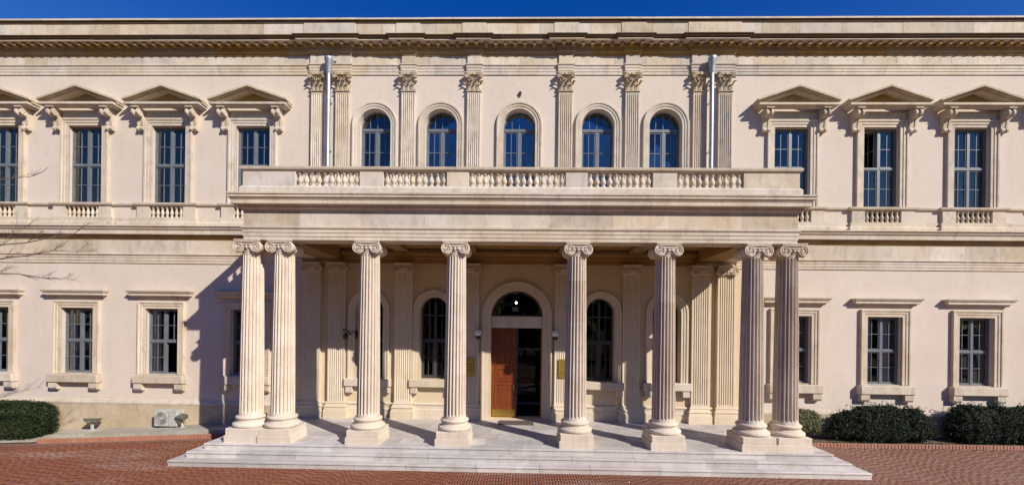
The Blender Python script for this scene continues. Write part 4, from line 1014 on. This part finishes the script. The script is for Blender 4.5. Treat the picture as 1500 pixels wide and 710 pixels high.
# bare tree standing west of the forecourt; its twigs reach in front of the wall
T = tag(empty('bare_tree', (-14.6, -6.4, -.16)), 'leafless tree whose thin bare twigs reach across the wall beside the hedge', 'tree')
tw = random.Random(5)
def grow(mb, p, d, ln, r, depth):
    pts = [p]; dd = d.copy(); rr = [r]; n = 5
    for i in range(n):
        dd = (dd + Vector((tw.uniform(-.16, .16), tw.uniform(-.16, .16), tw.uniform(-.10, .16)))).normalized()
        pts.append(pts[-1] + dd * ln / n); rr.append(r * (1 - .55 * (i + 1) / n))
    mb.tube(pts, rr, 5)
    if depth <= 0: return
    for k in range(1, n + 1):
        if tw.random() < .85:
            q = Vector((tw.uniform(-1, 1), tw.uniform(-.7, .7), tw.uniform(-.5, .9)))
            nd = (dd * 1.1 + q * .75).normalized(); grow(mb, pts[k], nd, ln * tw.uniform(.4, .62), rr[k] * .72, depth - 1)
tr = MB().tube([(0, 0, -.1), (.03, 0, 1.5), (-.03, .05, 3.2), (.05, 0, 4.6), (0, 0, 6.4), (.1, .1, 8.2)], [.17, .14, .125, .10, .07, .03], 10)
part('trunk', tr, 'trunk', T, smooth=60)
def twig(mb, p, d, ln, r, depth):
    pts = [p]; dd = d.normalized()
    for i in range(5):
        dd = (dd + Vector((tw.uniform(-.09, .09), tw.uniform(-.09, .09), tw.uniform(-.05, .09)))).normalized(); pts.append(pts[-1] + dd * ln / 5)
    mb.tube(pts, [r * (1 - .12 * i) for i in range(6)], 4)
    if depth:
        for k in (1, 2, 3, 4, 5):
            for sg in (-1, 1):
                if tw.random() < .62: twig(mb, pts[k], dd + Vector((tw.uniform(-.1, .2), tw.uniform(-.4, .4), sg * tw.uniform(.25, .75))), ln * tw.uniform(.35, .6), r * .7, depth - 1)
for (z, tip, ln, up) in ((4.55, (4.15, .4, 6.10), .8, .25), (4.6, (3.95, .35, 5.05), .7, -.12), (5.9, (3.2, .3, 7.45), .55, .2), (4.5, (4.0, .6, 5.75), .7, .1)):
    mb = MB(); a = Vector((0, 0, z)); b = Vector(tip)
    pts = [a + (b - a) * t + Vector((0, 0, .30 * math.sin(t * PI))) + Vector((0, 0, tw.uniform(-.04, .04))) for t in np.linspace(0, 1, 9)]
    mb.tube(pts, [.036 - .031 * t for t in np.linspace(0, 1, 9)], 6)
    for k in (4, 5, 6, 7, 8):
        for m_ in range(2): twig(mb, pts[k], (b - a).normalized() + Vector((.1, tw.uniform(-.4, .4), up + tw.uniform(-.45, .6))), ln * tw.uniform(.5, 1.1) * (1.25 - k * .09), .006, 1)
    part('branch', mb, 'twig', T)
for k in range(7):
    mb = MB(); aa = tw.uniform(1.8, 4.6); z = tw.uniform(3.6, 7.2)
    grow(mb, Vector((0, 0, z)), Vector((math.cos(aa), math.sin(aa), .7)).normalized(), 1.7, .04, 2); part('branch', mb, 'twig', T)

# ------------------------------------------------------------------ evergreens added out of view, to fill pane reflections and block low sky
def crown_tree(loc, h, rad, seed):
    o = tag(empty('added_evergreen_tree', loc), 'tall evergreen tree added out of view across the forecourt, for reflections and less sky light', 'tree', 'added evergreens across the forecourt')
    part('trunk', MB().tube([(0, 0, -.3), (.05, 0, h * .3), (0, .05, h * .8)], [.28, .22, .06], 8), 'trunk', o)
    cs = []
    for k in range(40):
        t = random.uniform(.12, 1); r_ = rad * (1 - .75 * (t - .12)) * random.uniform(.3, 1); a = random.uniform(0, 6.28)
        cs.append((r_ * math.cos(a), r_ * math.sin(a), t * h * .93))
    cs = np.array(cs); n = 7500; idx = rng.integers(0, len(cs), n)
    d = rng.normal(0, 1, (n, 3)); d /= np.linalg.norm(d, axis=1)[:, None]
    p = cs[idx] + d * rng.uniform(.6, 1.7, n)[:, None] * np.array([1, 1, .8])
    p[:, 2] = np.maximum(p[:, 2], .2)
    v, f = leaves(p, d, .24); put('crown', mesh_np('crown', v, f, M['leaf']), o)
for k in range(19): crown_tree((-54 + k * 6.0 + random.uniform(-.8, .8), -39 + random.uniform(-1.5, 1.5), -.05), random.uniform(13.5, 16.5), random.uniform(3.8, 4.6), k)
